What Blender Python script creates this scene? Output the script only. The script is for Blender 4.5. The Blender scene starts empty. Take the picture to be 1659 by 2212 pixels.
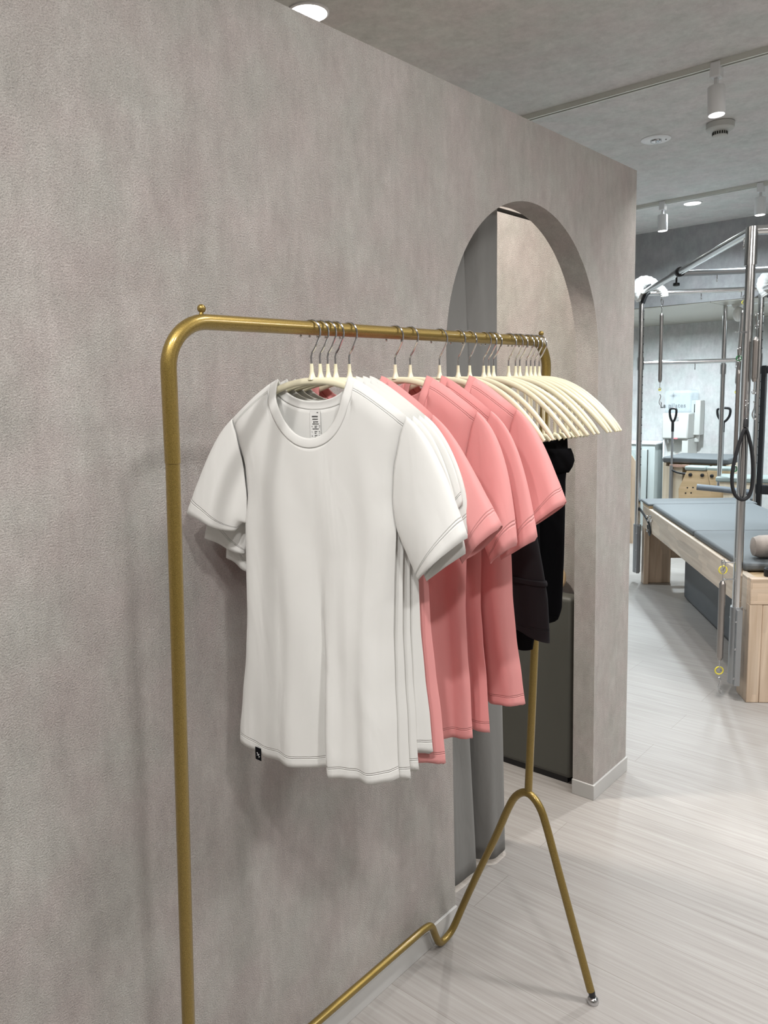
import bpy, math, random
from mathutils import Vector, Matrix
random.seed(4)
PI = math.pi
sc = bpy.context.scene
COL = sc.collection

# ------------------------------------------------------------------ camera
F_PX, PITCH, ROLL, YAW = 1678.586, 0.152895, -0.0293832, 0.7175492
CX, CZ = 1.251141, 1.572415
fw = Vector((-math.sin(YAW)*math.cos(PITCH), math.cos(YAW)*math.cos(PITCH), -math.sin(PITCH)))
r0 = fw.cross(Vector((0, 0, 1))).normalized(); u0 = r0.cross(fw)
rt = math.cos(ROLL)*r0 + math.sin(ROLL)*u0
up = -math.sin(ROLL)*r0 + math.cos(ROLL)*u0
cam = bpy.data.cameras.new('camera'); cam_o = bpy.data.objects.new('camera', cam); COL.objects.link(cam_o)
cam.sensor_fit = 'HORIZONTAL'; cam.sensor_width = 36.0; cam.lens = 36.0*F_PX/1659.0
cam.clip_start = 0.02; cam.clip_end = 60
Mx = Matrix((( rt.x, up.x, -fw.x, CX), (rt.y, up.y, -fw.y, 0.0), (rt.z, up.z, -fw.z, CZ), (0, 0, 0, 1)))
cam_o.matrix_world = Mx
sc.camera = cam_o

# ------------------------------------------------------------------ view, world
vs = sc.view_settings
vs.view_transform = 'Standard'; vs.look = 'None'; vs.gamma = 1.0; vs.use_curve_mapping = False
vs.exposure = 0.19
w = bpy.data.worlds.new('world'); sc.world = w; w.use_nodes = True
w.node_tree.nodes['Background'].inputs[0].default_value = (0.9, 0.95, 1.0, 1)
w.node_tree.nodes['Background'].inputs[1].default_value = 0.25

CEIL = 2.80
# ------------------------------------------------------------------ light of ceiling lamps, plus unseen fills added for brightness: (x, y, z, watts, disc size, colour, tilt target or None)
WARM = (1.0, 0.93, 0.84); NEUT = (1.0, 0.98, 0.96); COOL = (0.82, 0.935, 1.0)
LAMPS_AND_FILLS = [
    (-0.70, 1.96, 2.785, 29, 0.13, WARM, None, 160),
    (1.10, -0.25, 2.785, 20, 0.10, NEUT, None, 175),
    (0.72, -0.55, 2.785, 15, 0.10, NEUT, None, 175),  # unseen fill close to the wall, added to lift its upper part
    (0.95, 1.35, 2.785, 10, 0.45, NEUT, None, 175),  # soft fill above the view, added to brighten mid wall
    (1.95, 0.10, 2.785, 24, 0.14, NEUT, None, 175),
    (2.60, 2.75, 2.785, 58, 1.00, NEUT, None, 178),  # oversized unseen fill, added to brighten the arch end softly
    (1.05, 2.25, 2.785, 8, 0.10, NEUT, None, 108),
    (-0.787, 5.662, 2.785, 19, 0.12, COOL, None, 150),
    (1.3, 5.4, 2.785, 26, 0.14, COOL, None, 150),
    (-2.6, 5.2, 2.785, 26, 0.14, COOL, None, 150),
    (1.8, 3.9, 2.785, 11, 0.14, COOL, None, 150),
    (-1.6, 7.3, 2.19, 46, 0.12, COOL, None, 170),  # this and the next two: fills added under the soffit for the far wall
    (0.4, 7.2, 2.19, 40, 0.12, COOL, None, 170),
    (-3.4, 7.2, 2.19, 34, 0.12, COOL, None, 170),
]
def add_light(x, y, z, watts, size, colr, target=None, spread=160):
    l = bpy.data.lights.new('ceiling_or_fill_light', 'AREA'); l.shape = 'DISK'; l.size = size
    l.energy = watts; l.color = colr; l.spread = math.radians(spread)
    o = bpy.data.objects.new('ceiling_or_fill_light', l); COL.objects.link(o); o.location = (x, y, z)
    if target is not None:
        o.rotation_euler = (Vector(target)-Vector((x, y, z))).to_track_quat('-Z', 'Y').to_euler()
    return o
for a in LAMPS_AND_FILLS: add_light(*a)

# ------------------------------------------------------------------ materials
def nodes(name):
    m = bpy.data.materials.new(name); m.use_nodes = True
    nt = m.node_tree; b = nt.nodes['Principled BSDF']
    return m, nt, b
def N(nt, t, **k):
    n = nt.nodes.new(t)
    for a, v in k.items(): setattr(n, a, v)
    return n
def L(nt, a, b): nt.links.new(a, b)
def mat(name, col, rough=0.5, metal=0.0, bump=0.0, bscale=200.0, vary=0.0, vscale=8.0, spec=0.5, sheen=0.0, coat=0.0, trans=0.0):
    m, nt, b = nodes(name)
    b.inputs['Base Color'].default_value = (*col, 1); b.inputs['Roughness'].default_value = rough
    b.inputs['Metallic'].default_value = metal; b.inputs['Specular IOR Level'].default_value = spec
    b.inputs['Sheen Weight'].default_value = sheen; b.inputs['Coat Weight'].default_value = coat
    tc = N(nt, 'ShaderNodeTexCoord')
    n = N(nt, 'ShaderNodeTexNoise'); n.inputs['Scale'].default_value = vscale; n.inputs['Detail'].default_value = 4
    L(nt, tc.outputs['Object'], n.inputs['Vector'])
    mx = N(nt, 'ShaderNodeMix', data_type='RGBA'); mx.blend_type = 'MULTIPLY'; mx.inputs[0].default_value = 1.0
    rp = N(nt, 'ShaderNodeMapRange'); rp.inputs[3].default_value = 1-vary; rp.inputs[4].default_value = 1+vary
    L(nt, n.outputs[0], rp.inputs[0]); mx.inputs[6].default_value = (*col, 1); L(nt, rp.outputs[0], mx.inputs[7])
    L(nt, mx.outputs[2], b.inputs['Base Color'])
    if bump > 0:
        n2 = N(nt, 'ShaderNodeTexNoise'); n2.inputs['Scale'].default_value = bscale; n2.inputs['Detail'].default_value = 3
        L(nt, tc.outputs['Object'], n2.inputs['Vector'])
        bp = N(nt, 'ShaderNodeBump'); bp.inputs['Strength'].default_value = bump; bp.inputs['Distance'].default_value = 0.002
        L(nt, n2.outputs[0], bp.inputs['Height']); L(nt, bp.outputs[0], b.inputs['Normal'])
    return m
def plaster(name, c1, c2, c3, bump=1.0, stretch=0.6, grain=1.0):
    """mortar-look wallpaper: soft trowel blotches, faint upright streaks, a pitted leather grain"""
    m, nt, b = nodes(name)
    tc = N(nt, 'ShaderNodeTexCoord'); mp = N(nt, 'ShaderNodeMapping'); mp.inputs['Scale'].default_value = (1, 1, stretch)
    L(nt, tc.outputs['Object'], mp.inputs[0])
    a = N(nt, 'ShaderNodeTexNoise'); a.inputs['Scale'].default_value = 9.0; a.inputs['Detail'].default_value = 10; a.inputs['Roughness'].default_value = 0.78
    a.inputs['Distortion'].default_value = 0.0
    L(nt, mp.outputs[0], a.inputs[0])
    cr = N(nt, 'ShaderNodeValToRGB'); e = cr.color_ramp.elements
    e[0].position = 0.33; e[0].color = (*c1, 1); e[1].position = 0.67; e[1].color = (*c3, 1)
    q = e.new(0.5); q.color = (*c2, 1)
    L(nt, a.outputs[0], cr.inputs[0])
    d = N(nt, 'ShaderNodeTexNoise'); d.inputs['Scale'].default_value = 7.0; d.inputs['Detail'].default_value = 7; L(nt, tc.outputs['Object'], d.inputs[0])
    cr2 = N(nt, 'ShaderNodeValToRGB'); f = cr2.color_ramp.elements
    f[0].position = 0.36; f[0].color = (1.025, 0.985, 0.985, 1); f[1].position = 0.64; f[1].color = (0.98, 1.0, 0.98, 1)
    L(nt, d.outputs[0], cr2.inputs[0])
    def mul(x, y):
        k = N(nt, 'ShaderNodeMix', data_type='RGBA'); k.blend_type = 'MULTIPLY'; k.inputs[0].default_value = 1
        L(nt, x, k.inputs[6]); L(nt, y, k.inputs[7]); return k.outputs[2]
    def rng(x, lo, hi, a0=0.3, a1=0.7):
        r = N(nt, 'ShaderNodeMapRange'); r.inputs[1].default_value = a0; r.inputs[2].default_value = a1; r.inputs[3].default_value = lo; r.inputs[4].default_value = hi
        L(nt, x, r.inputs[0]); return r.outputs[0]
    mp2 = N(nt, 'ShaderNodeMapping'); mp2.inputs['Scale'].default_value = (1, 1, 0.30); L(nt, tc.outputs['Object'], mp2.inputs[0])
    s_ = N(nt, 'ShaderNodeTexNoise'); s_.inputs['Scale'].default_value = 34; s_.inputs['Detail'].default_value = 7; s_.inputs['Roughness'].default_value = 0.7; L(nt, mp2.outputs[0], s_.inputs[0])
    g = N(nt, 'ShaderNodeTexNoise'); g.inputs['Scale'].default_value = 330; g.inputs['Detail'].default_value = 4; g.inputs['Roughness'].default_value = 0.65
    L(nt, tc.outputs['Object'], g.inputs[0])
    c = mul(cr.outputs[0], cr2.outputs[0]); c = mul(c, rng(s_.outputs[0], 0.925, 1.07, 0.34, 0.66)); c = mul(c, rng(g.outputs[0], 1-0.15*grain, 1+0.13*grain, 0.35, 0.65))
    L(nt, c, b.inputs['Base Color'])
    b.inputs['Roughness'].default_value = 0.75; b.inputs['Specular IOR Level'].default_value = 0.3
    bp = N(nt, 'ShaderNodeBump'); bp.inputs['Strength'].default_value = bump; bp.inputs['Distance'].default_value = 0.0055
    L(nt, g.outputs[0], bp.inputs['Height']); L(nt, bp.outputs[0], b.inputs['Normal'])
    return m
M = {}
M['plaster'] = plaster('mortar_wallpaper', (0.455, 0.42, 0.397), (0.515, 0.483, 0.458), (0.58, 0.553, 0.526))
M['plaster_ceiling'] = plaster('mortar_ceiling_paper', (0.56, 0.56, 0.55), (0.63, 0.63, 0.62), (0.70, 0.70, 0.69), 0.3, 1.0, 0.3)
M['wall_shop'] = plaster('taupe_mortar_wallpaper', (0.22, 0.21, 0.20), (0.26, 0.25, 0.24), (0.30, 0.29, 0.28), 0.3, 1.0, 0.3)
M['beam'] = plaster('mid_grey_mortar_paper', (0.31, 0.315, 0.325), (0.36, 0.365, 0.375), (0.41, 0.415, 0.425), 0.3, 1.0, 0.3)
M['plaster_gym'] = plaster('pale_mortar_wallpaper', (0.46, 0.465, 0.465), (0.53, 0.535, 0.535), (0.60, 0.605, 0.60), 0.3, 1.0, 0.3)
def floor_mat():
    m, nt, b = nodes('pale_vinyl_planks')
    tc = N(nt, 'ShaderNodeTexCoord')
    br = N(nt, 'ShaderNodeTexBrick'); br.offset = 0.37; br.inputs['Scale'].default_value = 1.0
    br.inputs['Brick Width'].default_value = 1.25; br.inputs['Row Height'].default_value = 0.20; br.inputs['Mortar Size'].default_value = 0.0012
    br.inputs['Mortar Smooth'].default_value = 0.3; br.inputs['Bias'].default_value = 0.0
    br.inputs['Color1'].default_value = (0.93, 0.93, 0.93, 1); br.inputs['Color2'].default_value = (1.0, 1.0, 1.0, 1); br.inputs['Mortar'].default_value = (0.70, 0.68, 0.65, 1)
    L(nt, tc.outputs['Object'], br.inputs[0])
    mp = N(nt, 'ShaderNodeMapping'); mp.inputs['Scale'].default_value = (0.9, 34, 1); L(nt, tc.outputs['Object'], mp.inputs[0])
    # slight waviness of the grain
    a = N(nt, 'ShaderNodeTexNoise'); a.inputs['Scale'].default_value = 2.4; a.inputs['Detail'].default_value = 8; a.inputs['Roughness'].default_value = 0.62; a.inputs['Distortion'].default_value = 0.25
    L(nt, mp.outputs[0], a.inputs[0])
    cr = N(nt, 'ShaderNodeValToRGB'); e = cr.color_ramp.elements
    e[0].position = 0.30; e[0].color = (0.285, 0.264, 0.246, 1); e[1].position = 0.72; e[1].color = (0.39, 0.373, 0.354, 1)
    q = e.new(0.5); q.color = (0.338, 0.317, 0.298, 1)
    L(nt, a.outputs[0], cr.inputs[0])
    mx = N(nt, 'ShaderNodeMix', data_type='RGBA'); mx.blend_type = 'MULTIPLY'; mx.inputs[0].default_value = 1
    L(nt, cr.outputs[0], mx.inputs[6]); L(nt, br.outputs[0], mx.inputs[7]); L(nt, mx.outputs[2], b.inputs['Base Color'])
    b.inputs['Roughness'].default_value = 0.48; b.inputs['Specular IOR Level'].default_value = 0.4
    bp = N(nt, 'ShaderNodeBump'); bp.inputs['Strength'].default_value = 0.2; bp.inputs['Distance'].default_value = 0.001
    L(nt, a.outputs[0], bp.inputs['Height']); L(nt, bp.outputs[0], b.inputs['Normal'])
    return m
M['floor'] = floor_mat()
def cloth(name, col, sheen=0.15, rough=0.8, trans=0.12, weave=1400):
    m, nt, b = nodes(name)
    b.inputs['Base Color'].default_value = (*col, 1); b.inputs['Roughness'].default_value = rough
    b.inputs['Sheen Weight'].default_value = sheen; b.inputs['Specular IOR Level'].default_value = 0.3 if col[0] > 0.05 else 0.04
    b.inputs['Sheen Tint'].default_value = (*[min(1, c*1.3+.1) for c in col], 1)
    at = N(nt, 'ShaderNodeAttribute', attribute_name='hem')
    hs = []
    for dd in (0.0165, 0.0195):
        s = N(nt, 'ShaderNodeMath', operation='SUBTRACT'); s.inputs[1].default_value = dd; L(nt, at.outputs['Fac'], s.inputs[0])
        ab = N(nt, 'ShaderNodeMath', operation='ABSOLUTE'); L(nt, s.outputs[0], ab.inputs[0])
        lt = N(nt, 'ShaderNodeMapRange'); lt.inputs[1].default_value = 0.0; lt.inputs[2].default_value = 0.0013; lt.inputs[3].default_value = 1; lt.inputs[4].default_value = 0
        L(nt, ab.outputs[0], lt.inputs[0]); hs.append(lt)
    ad = N(nt, 'ShaderNodeMath', operation='ADD'); L(nt, hs[0].outputs[0], ad.inputs[0]); L(nt, hs[1].outputs[0], ad.inputs[1])
    ng = N(nt, 'ShaderNodeMath', operation='MULTIPLY'); ng.inputs[1].default_value = -1; L(nt, ad.outputs[0], ng.inputs[0])
    bp = N(nt, 'ShaderNodeBump'); bp.inputs['Strength'].default_value = 0.9; bp.inputs['Distance'].default_value = 0.0012; L(nt, ng.outputs[0], bp.inputs['Height'])
    tc = N(nt, 'ShaderNodeTexCoord'); nz = N(nt, 'ShaderNodeTexNoise'); nz.inputs['Scale'].default_value = weave; nz.inputs['Detail'].default_value = 2
    L(nt, tc.outputs['Object'], nz.inputs[0])
    mpw = N(nt, 'ShaderNodeMapping'); mpw.inputs['Scale'].default_value = (1, 1, 0.35); mpw.inputs['Rotation'].default_value = (0, 0.25, 0); L(nt, tc.outputs['Object'], mpw.inputs[0])
    wz = N(nt, 'ShaderNodeTexNoise'); wz.inputs['Scale'].default_value = 16; wz.inputs['Detail'].default_value = 2.5; wz.inputs['Distortion'].default_value = 0.8; L(nt, mpw.outputs[0], wz.inputs[0])
    bp3 = N(nt, 'ShaderNodeBump'); bp3.inputs['Strength'].default_value = 0.35; bp3.inputs['Distance'].default_value = 0.010
    L(nt, wz.outputs[0], bp3.inputs['Height']); L(nt, bp3.outputs[0], bp.inputs['Normal'])
    bp2 = N(nt, 'ShaderNodeBump'); bp2.inputs['Strength'].default_value = 0.12; bp2.inputs['Distance'].default_value = 0.0005
    L(nt, nz.outputs[0], bp2.inputs['Height']); L(nt, bp.outputs[0], bp2.inputs['Normal']); L(nt, bp2.outputs[0], b.inputs['Normal'])
    if trans:
        tr = N(nt, 'ShaderNodeBsdfTranslucent'); tr.inputs[0].default_value = (*col, 1)
        ms = N(nt, 'ShaderNodeMixShader'); ms.inputs[0].default_value = trans
        out = nt.nodes['Material Output']
        L(nt, b.outputs[0], ms.inputs[1]); L(nt, tr.outputs[0], ms.inputs[2]); L(nt, ms.outputs[0], out.inputs[0])
    return m
M['white_cloth'] = cloth('white_jersey', (0.80, 0.795, 0.765))
M['pink_cloth'] = cloth('salmon_pink_jersey', (0.80, 0.345, 0.335), 0.3)
M['black_cloth'] = cloth('black_jersey', (0.006, 0.006, 0.007), 0.0, 0.9, 0)
M['charcoal_cloth'] = cloth('charcoal_jersey', (0.022, 0.021, 0.023), 0.1, 0.8, 0)
M['curtain'] = cloth('grey_curtain_cloth', (0.195, 0.192, 0.184), 0.1, 0.75, 0.05, 500)
M['strap'] = mat('black_webbing', (0.01, 0.01, 0.012), 0.7)
def gold():
    m, nt, b = nodes('gold_flake_paint')
    tc = N(nt, 'ShaderNodeTexCoord'); v = N(nt, 'ShaderNodeTexNoise'); v.inputs['Scale'].default_value = 1500; L(nt, tc.outputs['Object'], v.inputs[0])
    cr = N(nt, 'ShaderNodeValToRGB'); e = cr.color_ramp.elements
    e[0].position = 0.35; e[0].color = (0.17, 0.112, 0.024, 1); e[1].position = 0.7; e[1].color = (0.40, 0.285, 0.078, 1)
    L(nt, v.outputs[0], cr.inputs[0]); L(nt, cr.outputs[0], b.inputs['Base Color'])
    b.inputs['Metallic'].default_value = 0.75; b.inputs['Roughness'].default_value = 0.42
    b.inputs['Coat Weight'].default_value = 0.5; b.inputs['Coat Roughness'].default_value = 0.12
    bp = N(nt, 'ShaderNodeBump'); bp.inputs['Strength'].default_value = 0.12; bp.inputs['Distance'].default_value = 0.0004
    L(nt, v.outputs[0], bp.inputs['Height']); L(nt, bp.outputs[0], b.inputs['Normal'])
    return m
M['gold'] = gold()
M['chrome'] = mat('chrome', (0.62, 0.62, 0.63), 0.12, 1.0)
M['steel'] = mat('polished_steel_tube', (0.74, 0.74, 0.74), 0.16, 1.0)
M['dull_steel'] = mat('dull_aluminium', (0.36, 0.37, 0.38), 0.42, 0.8)
M['spring'] = mat('wound_spring_steel', (0.36, 0.33, 0.31), 0.3, 0.95)
M['cream'] = mat('cream_coating', (0.80, 0.75, 0.55), 0.28, coat=0.3, vary=0.02)
M['baseboard'] = mat('pale_grey_baseboard', (0.50, 0.495, 0.48), 0.35, vary=0.02)
M['white'] = mat('white_enamel', (0.80, 0.81, 0.82), 0.35)
M['white_body'] = mat('offwhite_plastic', (0.55, 0.555, 0.53), 0.45)
M['cab'] = mat('pale_green_white_laminate', (0.50, 0.545, 0.535), 0.4)
M['track'] = mat('grey_white_track', (0.66, 0.67, 0.62), 0.4)
M['black'] = mat('black_plastic', (0.008, 0.008, 0.01), 0.45)
M['dark'] = mat('dark_gap', (0.015, 0.014, 0.012), 0.8)
M['vinyl'] = mat('grey_vinyl', (0.105, 0.114, 0.118), 0.62, bump=0.15, bscale=900, vary=0.03)
M['vinyl_blue'] = mat('blue_grey_vinyl', (0.12, 0.135, 0.155), 0.5)
M['vinyl_green'] = mat('green_grey_vinyl', (0.27, 0.315, 0.30), 0.5)
M['vinyl_box'] = mat('olive_charcoal_vinyl', (0.085, 0.085, 0.073), 0.55, bump=0.1, bscale=700, vary=0.03)
M['vinyl_dark'] = mat('dark_slate_vinyl', (0.10, 0.108, 0.118), 0.5)
M['fleece'] = mat('white_fleece', (0.86, 0.85, 0.82), 0.95, bump=1.0, bscale=260, sheen=0.6)
M['roll'] = mat('beige_knit', (0.42, 0.36, 0.32), 0.9, bump=0.8, bscale=400, vary=0.08, vscale=40)
M['yellow'] = mat('yellow_coated_ring', (0.70, 0.60, 0.06), 0.4)
M['green'] = mat('green_coated_ring', (0.02, 0.16, 0.05), 0.4)
M['red'] = mat('soft_red_print', (0.72, 0.22, 0.24), 0.5)
M['paper'] = mat('white_satin_label', (0.74, 0.74, 0.72), 0.4)
M['ink'] = mat('black_ink', (0.02, 0.02, 0.02), 0.6)
M['mist'] = mat('grey_print', (0.30, 0.30, 0.30), 0.6)
M['soffit'] = mat('brushed_metal_panel', (0.52, 0.50, 0.44), 0.38, 0.55)
M['copper'] = mat('rosy_wood_edge', (0.62, 0.40, 0.32), 0.45)
def wood(name, c1, c2, axis=2, block=True):
    m, nt, b = nodes(name)
    tc = N(nt, 'ShaderNodeTexCoord'); mp = N(nt, 'ShaderNodeMapping')
    s = [26, 26, 26]; s[axis] = 1.6; mp.inputs['Scale'].default_value = s
    L(nt, tc.outputs['Object'], mp.inputs[0])
    a = N(nt, 'ShaderNodeTexNoise'); a.inputs['Scale'].default_value = 1.6; a.inputs['Detail'].default_value = 7; a.inputs['Distortion'].default_value = 0.4; L(nt, mp.outputs[0], a.inputs[0])
    cr = N(nt, 'ShaderNodeValToRGB'); e = cr.color_ramp.elements
    e[0].position = 0.3; e[0].color = (*c1, 1); e[1].position = 0.7; e[1].color = (*c2, 1); L(nt, a.outputs[0], cr.inputs[0])
    last = cr.outputs[0]
    if block:
        mp3 = N(nt, 'ShaderNodeMapping'); s3 = [19, 19, 19]; s3[axis] = 2.6; mp3.inputs['Scale'].default_value = s3; L(nt, tc.outputs['Object'], mp3.inputs[0])
        vo = N(nt, 'ShaderNodeTexVoronoi'); vo.distance = 'CHEBYCHEV'; vo.inputs['Scale'].default_value = 1.0; vo.inputs['Randomness'].default_value = 0.7
        L(nt, mp3.outputs[0], vo.inputs[0])
        bw = N(nt, 'ShaderNodeRGBToBW'); L(nt, vo.outputs['Color'], bw.inputs[0])
        r = N(nt, 'ShaderNodeMapRange'); r.inputs[3].default_value = 0.80; r.inputs[4].default_value = 1.14; L(nt, bw.outputs[0], r.inputs[0])
        mx = N(nt, 'ShaderNodeMix', data_type='RGBA'); mx.blend_type = 'MULTIPLY'; mx.inputs[0].default_value = 1
        L(nt, last, mx.inputs[6]); L(nt, r.outputs[0], mx.inputs[7]); last = mx.outputs[2]
    L(nt, last, b.inputs['Base Color']); b.inputs['Roughness'].default_value = 0.45
    return m
M['wood_y'] = wood('jointed_beech_along', (0.52, 0.41, 0.31), (0.66, 0.56, 0.45), 1)
M['wood_z'] = wood('jointed_beech_upright', (0.50, 0.37, 0.26), (0.64, 0.51, 0.39), 2)
M['wood_x'] = wood('jointed_beech_across', (0.50, 0.37, 0.26), (0.64, 0.51, 0.39), 0)
M['ply'] = wood('birch_plywood', (0.48, 0.34, 0.19), (0.60, 0.44, 0.27), 0, False)
M['pale_wood'] = wood('pale_maple', (0.66, 0.56, 0.42), (0.76, 0.67, 0.53), 2, False)
def emis(name, col, s):
    m, nt, b = nodes(name); b.inputs['Base Color'].default_value = (0.9, 0.9, 0.9, 1)
    b.inputs['Emission Color'].default_value = (*col, 1); b.inputs['Emission Strength'].default_value = s
    return m
M['lit'] = emis('lit_lamp_face', (1, 0.98, 0.95), 9.0)
M['lit_main'] = emis('bright_downlight_face', (1, 0.97, 0.93), 30.0)
def clear_tank():
    m, nt, b = nodes('clear_water_tank'); b.inputs['Base Color'].default_value = (0.90, 0.95, 0.97, 1); b.inputs['Roughness'].default_value = 0.15
    t = N(nt, 'ShaderNodeBsdfTransparent'); t.inputs[0].default_value = (0.96, 0.985, 1.0, 1)
    ms = N(nt, 'ShaderNodeMixShader'); ms.inputs[0].default_value = 0.14
    L(nt, t.outputs[0], ms.inputs[1]); L(nt, b.outputs[0], ms.inputs[2]); L(nt, ms.outputs[0], nt.nodes['Material Output'].inputs[0])
    return m
M['tank'] = clear_tank()

# ------------------------------------------------------------------ mesh helpers
class MB:
    def __init__(s): s.v = []; s.f = []; s.h = None
    def add(s, vs, fs):
        o = len(s.v); s.v += [tuple(v) for v in vs]; s.f += [tuple(i+o for i in f) for f in fs]; return s
    def box(s, x0, x1, y0, y1, z0, z1, mtx=None):
        vs = [Vector(p) for p in ((x0,y0,z0),(x1,y0,z0),(x1,y1,z0),(x0,y1,z0),(x0,y0,z1),(x1,y0,z1),(x1,y1,z1),(x0,y1,z1))]
        if mtx is not None: vs = [mtx @ v for v in vs]
        return s.add(vs, [(0,3,2,1),(4,5,6,7),(0,1,5,4),(1,2,6,5),(2,3,7,6),(3,0,4,7)])
    def tube(s, path, r, seg=14, closed=False, caps=True, flat=1.0, upv=None):
        P = [Vector(p) for p in path]; n = len(P); R = r if isinstance(r, (list, tuple)) else [r]*n
        def tan(i):
            if closed: return (P[(i+1) % n]-P[i-1]).normalized()
            return (P[min(i+1, n-1)]-P[max(i-1, 0)]).normalized()
        t = tan(0); a = Vector(upv) if upv else (Vector((0, 0, 1)) if abs(t.z) < 0.9 else Vector((1, 0, 0)))
        nrm = (a - t*a.dot(t)).normalized(); vs = []
        for i in range(n):
            t = tan(i); nrm = (nrm - t*nrm.dot(t)).normalized(); bn = t.cross(nrm)
            for k in range(seg):
                an = 2*PI*k/seg; vs.append(P[i] + R[i]*(math.cos(an)*nrm + flat*math.sin(an)*bn))
        fs = []
        for i in range(n if closed else n-1):
            j = (i+1) % n
            for k in range(seg):
                k2 = (k+1) % seg; fs.append((i*seg+k, i*seg+k2, j*seg+k2, j*seg+k))
        if caps and not closed:
            fs.append(tuple(reversed(range(seg)))); fs.append(tuple((n-1)*seg+k for k in range(seg)))
        return s.add(vs, fs)
    def lathe(s, prof, c=(0, 0, 0), axis=(0, 0, 1), seg=28):
        ax = Vector(axis).normalized(); a = Vector((0, 0, 1)) if abs(ax.z) < 0.9 else Vector((1, 0, 0))
        e1 = (a-ax*a.dot(ax)).normalized(); e2 = ax.cross(e1); c = Vector(c); vs = []
        for r, h in prof:
            for k in range(seg):
                an = 2*PI*k/seg; vs.append(c+ax*h+r*(math.cos(an)*e1+math.sin(an)*e2))
        fs = []
        for i in range(len(prof)-1):
            for k in range(seg):
                k2 = (k+1) % seg; fs.append((i*seg+k, i*seg+k2, (i+1)*seg+k2, (i+1)*seg+k))
        fs.append(tuple(reversed(range(seg)))); fs.append(tuple((len(prof)-1)*seg+k for k in range(seg)))
        return s.add(vs, fs)
    def prism(s, poly, axis, a, b):
        """poly: list of 2D points, extruded along axis (0,1,2) from a to b"""
        n = len(poly)
        def P(p, q):
            return {0: (q, p[0], p[1]), 1: (p[0], q, p[1]), 2: (p[0], p[1], q)}[axis]
        vs = [P(p, a) for p in poly]+[P(p, b) for p in poly]
        fs = [tuple(range(n)), tuple(reversed(range(n, 2*n)))]+[(i, i+n, (i+1) % n+n, (i+1) % n) for i in range(n)]
        return s.add(vs, fs)
    def ball(s, c, r, seg=16, sx=1, sy=1, sz=1):
        prof = [(max(1e-5, math.sin(PI*i/seg)), -math.cos(PI*i/seg)) for i in range(seg+1)]
        o = len(s.v); s.lathe(prof, (0, 0, 0), (0, 0, 1), seg*2)
        s.v[o:] = [(c[0]+x*r*sx, c[1]+y*r*sy, c[2]+z*r*sz) for x, y, z in s.v[o:]]
        return s
    def build(s, name, m, parent=None, smooth=True, bevel=0.0, solid=0.0, loc=None, angle=40, seg=2, subd=0):
        me = bpy.data.meshes.new(name)
        vs = s.v if loc is None else [(v[0]-loc[0], v[1]-loc[1], v[2]-loc[2]) for v in s.v]
        me.from_pydata(vs, [], s.f); me.update()
        if s.h:
            at = me.attributes.new('hem', 'FLOAT', 'POINT'); at.data.foreach_set('value', s.h)
        me.materials.append(m if not isinstance(m, str) else M[m])
        import bmesh
        bm = bmesh.new(); bm.from_mesh(me); bmesh.ops.recalc_face_normals(bm, faces=bm.faces)
        for f in bm.faces: f.smooth = smooth
        if smooth:
            for e in bm.edges:
                if len(e.link_faces) == 2 and e.calc_face_angle(0) > math.radians(angle): e.smooth = False
        bm.to_mesh(me); bm.free()
        o = bpy.data.objects.new(name, me); COL.objects.link(o)
        if loc is not None: o.location = loc
        if parent: o.parent = parent
        if bevel:
            b = o.modifiers.new('bevel', 'BEVEL'); b.width = bevel; b.segments = seg; b.limit_method = 'ANGLE'; b.harden_normals = False
            for p in me.polygons: p.use_smooth = True
            b.angle_limit = math.radians(35)
        if subd:
            q = o.modifiers.new('sub', 'SUBSURF'); q.levels = subd; q.render_levels = subd
        if solid:
            q = o.modifiers.new('solid', 'SOLIDIFY'); q.thickness = solid; q.offset = 0
        return o
def tag(o, label=None, cat=None, group=None, kind=None):
    for k, v in (('label', label), ('category', cat), ('group', group), ('kind', kind)):
        if v: o[k] = v
    return o
def empty(name, loc=(0, 0, 0), rz=0.0, label=None, cat=None, group=None):
    o = bpy.data.objects.new(name, None); COL.objects.link(o); o.location = loc; o.rotation_euler = (0, 0, rz)
    o.empty_display_size = 0.05
    return tag(o, label, cat, group)
def struct(name, mb, m, **k):
    o = mb.build(name, m, **k); o['kind'] = 'structure'; return o
def copy_tree(o, parent=None):
    kids = [c for c in bpy.data.objects if c.parent == o]
    c = o.copy(); COL.objects.link(c); c.parent = parent
    for k in kids: copy_tree(k, c)
    return c
def smooth_path(pts, it=3, closed=False):
    P = [Vector(p) for p in pts]
    for _ in range(it):
        Q = [] if closed else [P[0]]
        n = len(P)
        for i in range(n if closed else n-1):
            a, b = P[i], P[(i+1) % n]; Q += [a*0.75+b*0.25, a*0.25+b*0.75]
        if not closed: Q.append(P[-1])
        P = Q
    return P
def bez(p0, p1, p2, p3, n):
    o = []
    for i in range(n+1):
        t = i/n; o.append(tuple((1-t)**3*a+3*(1-t)**2*t*b+3*(1-t)*t*t*c+t**3*d for a, b, c, d in zip(p0, p1, p2, p3)))
    return o

# ================================================================== SETTING
struct('floor', MB().box(-4.6, 3.3, -2.4, 8.7, -0.06, 0.0), 'floor', smooth=False)
struct('ceiling', MB().box(-4.6, 3.3, -2.4, 8.7, CEIL, CEIL+0.06), 'plaster_ceiling', smooth=False)
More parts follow.
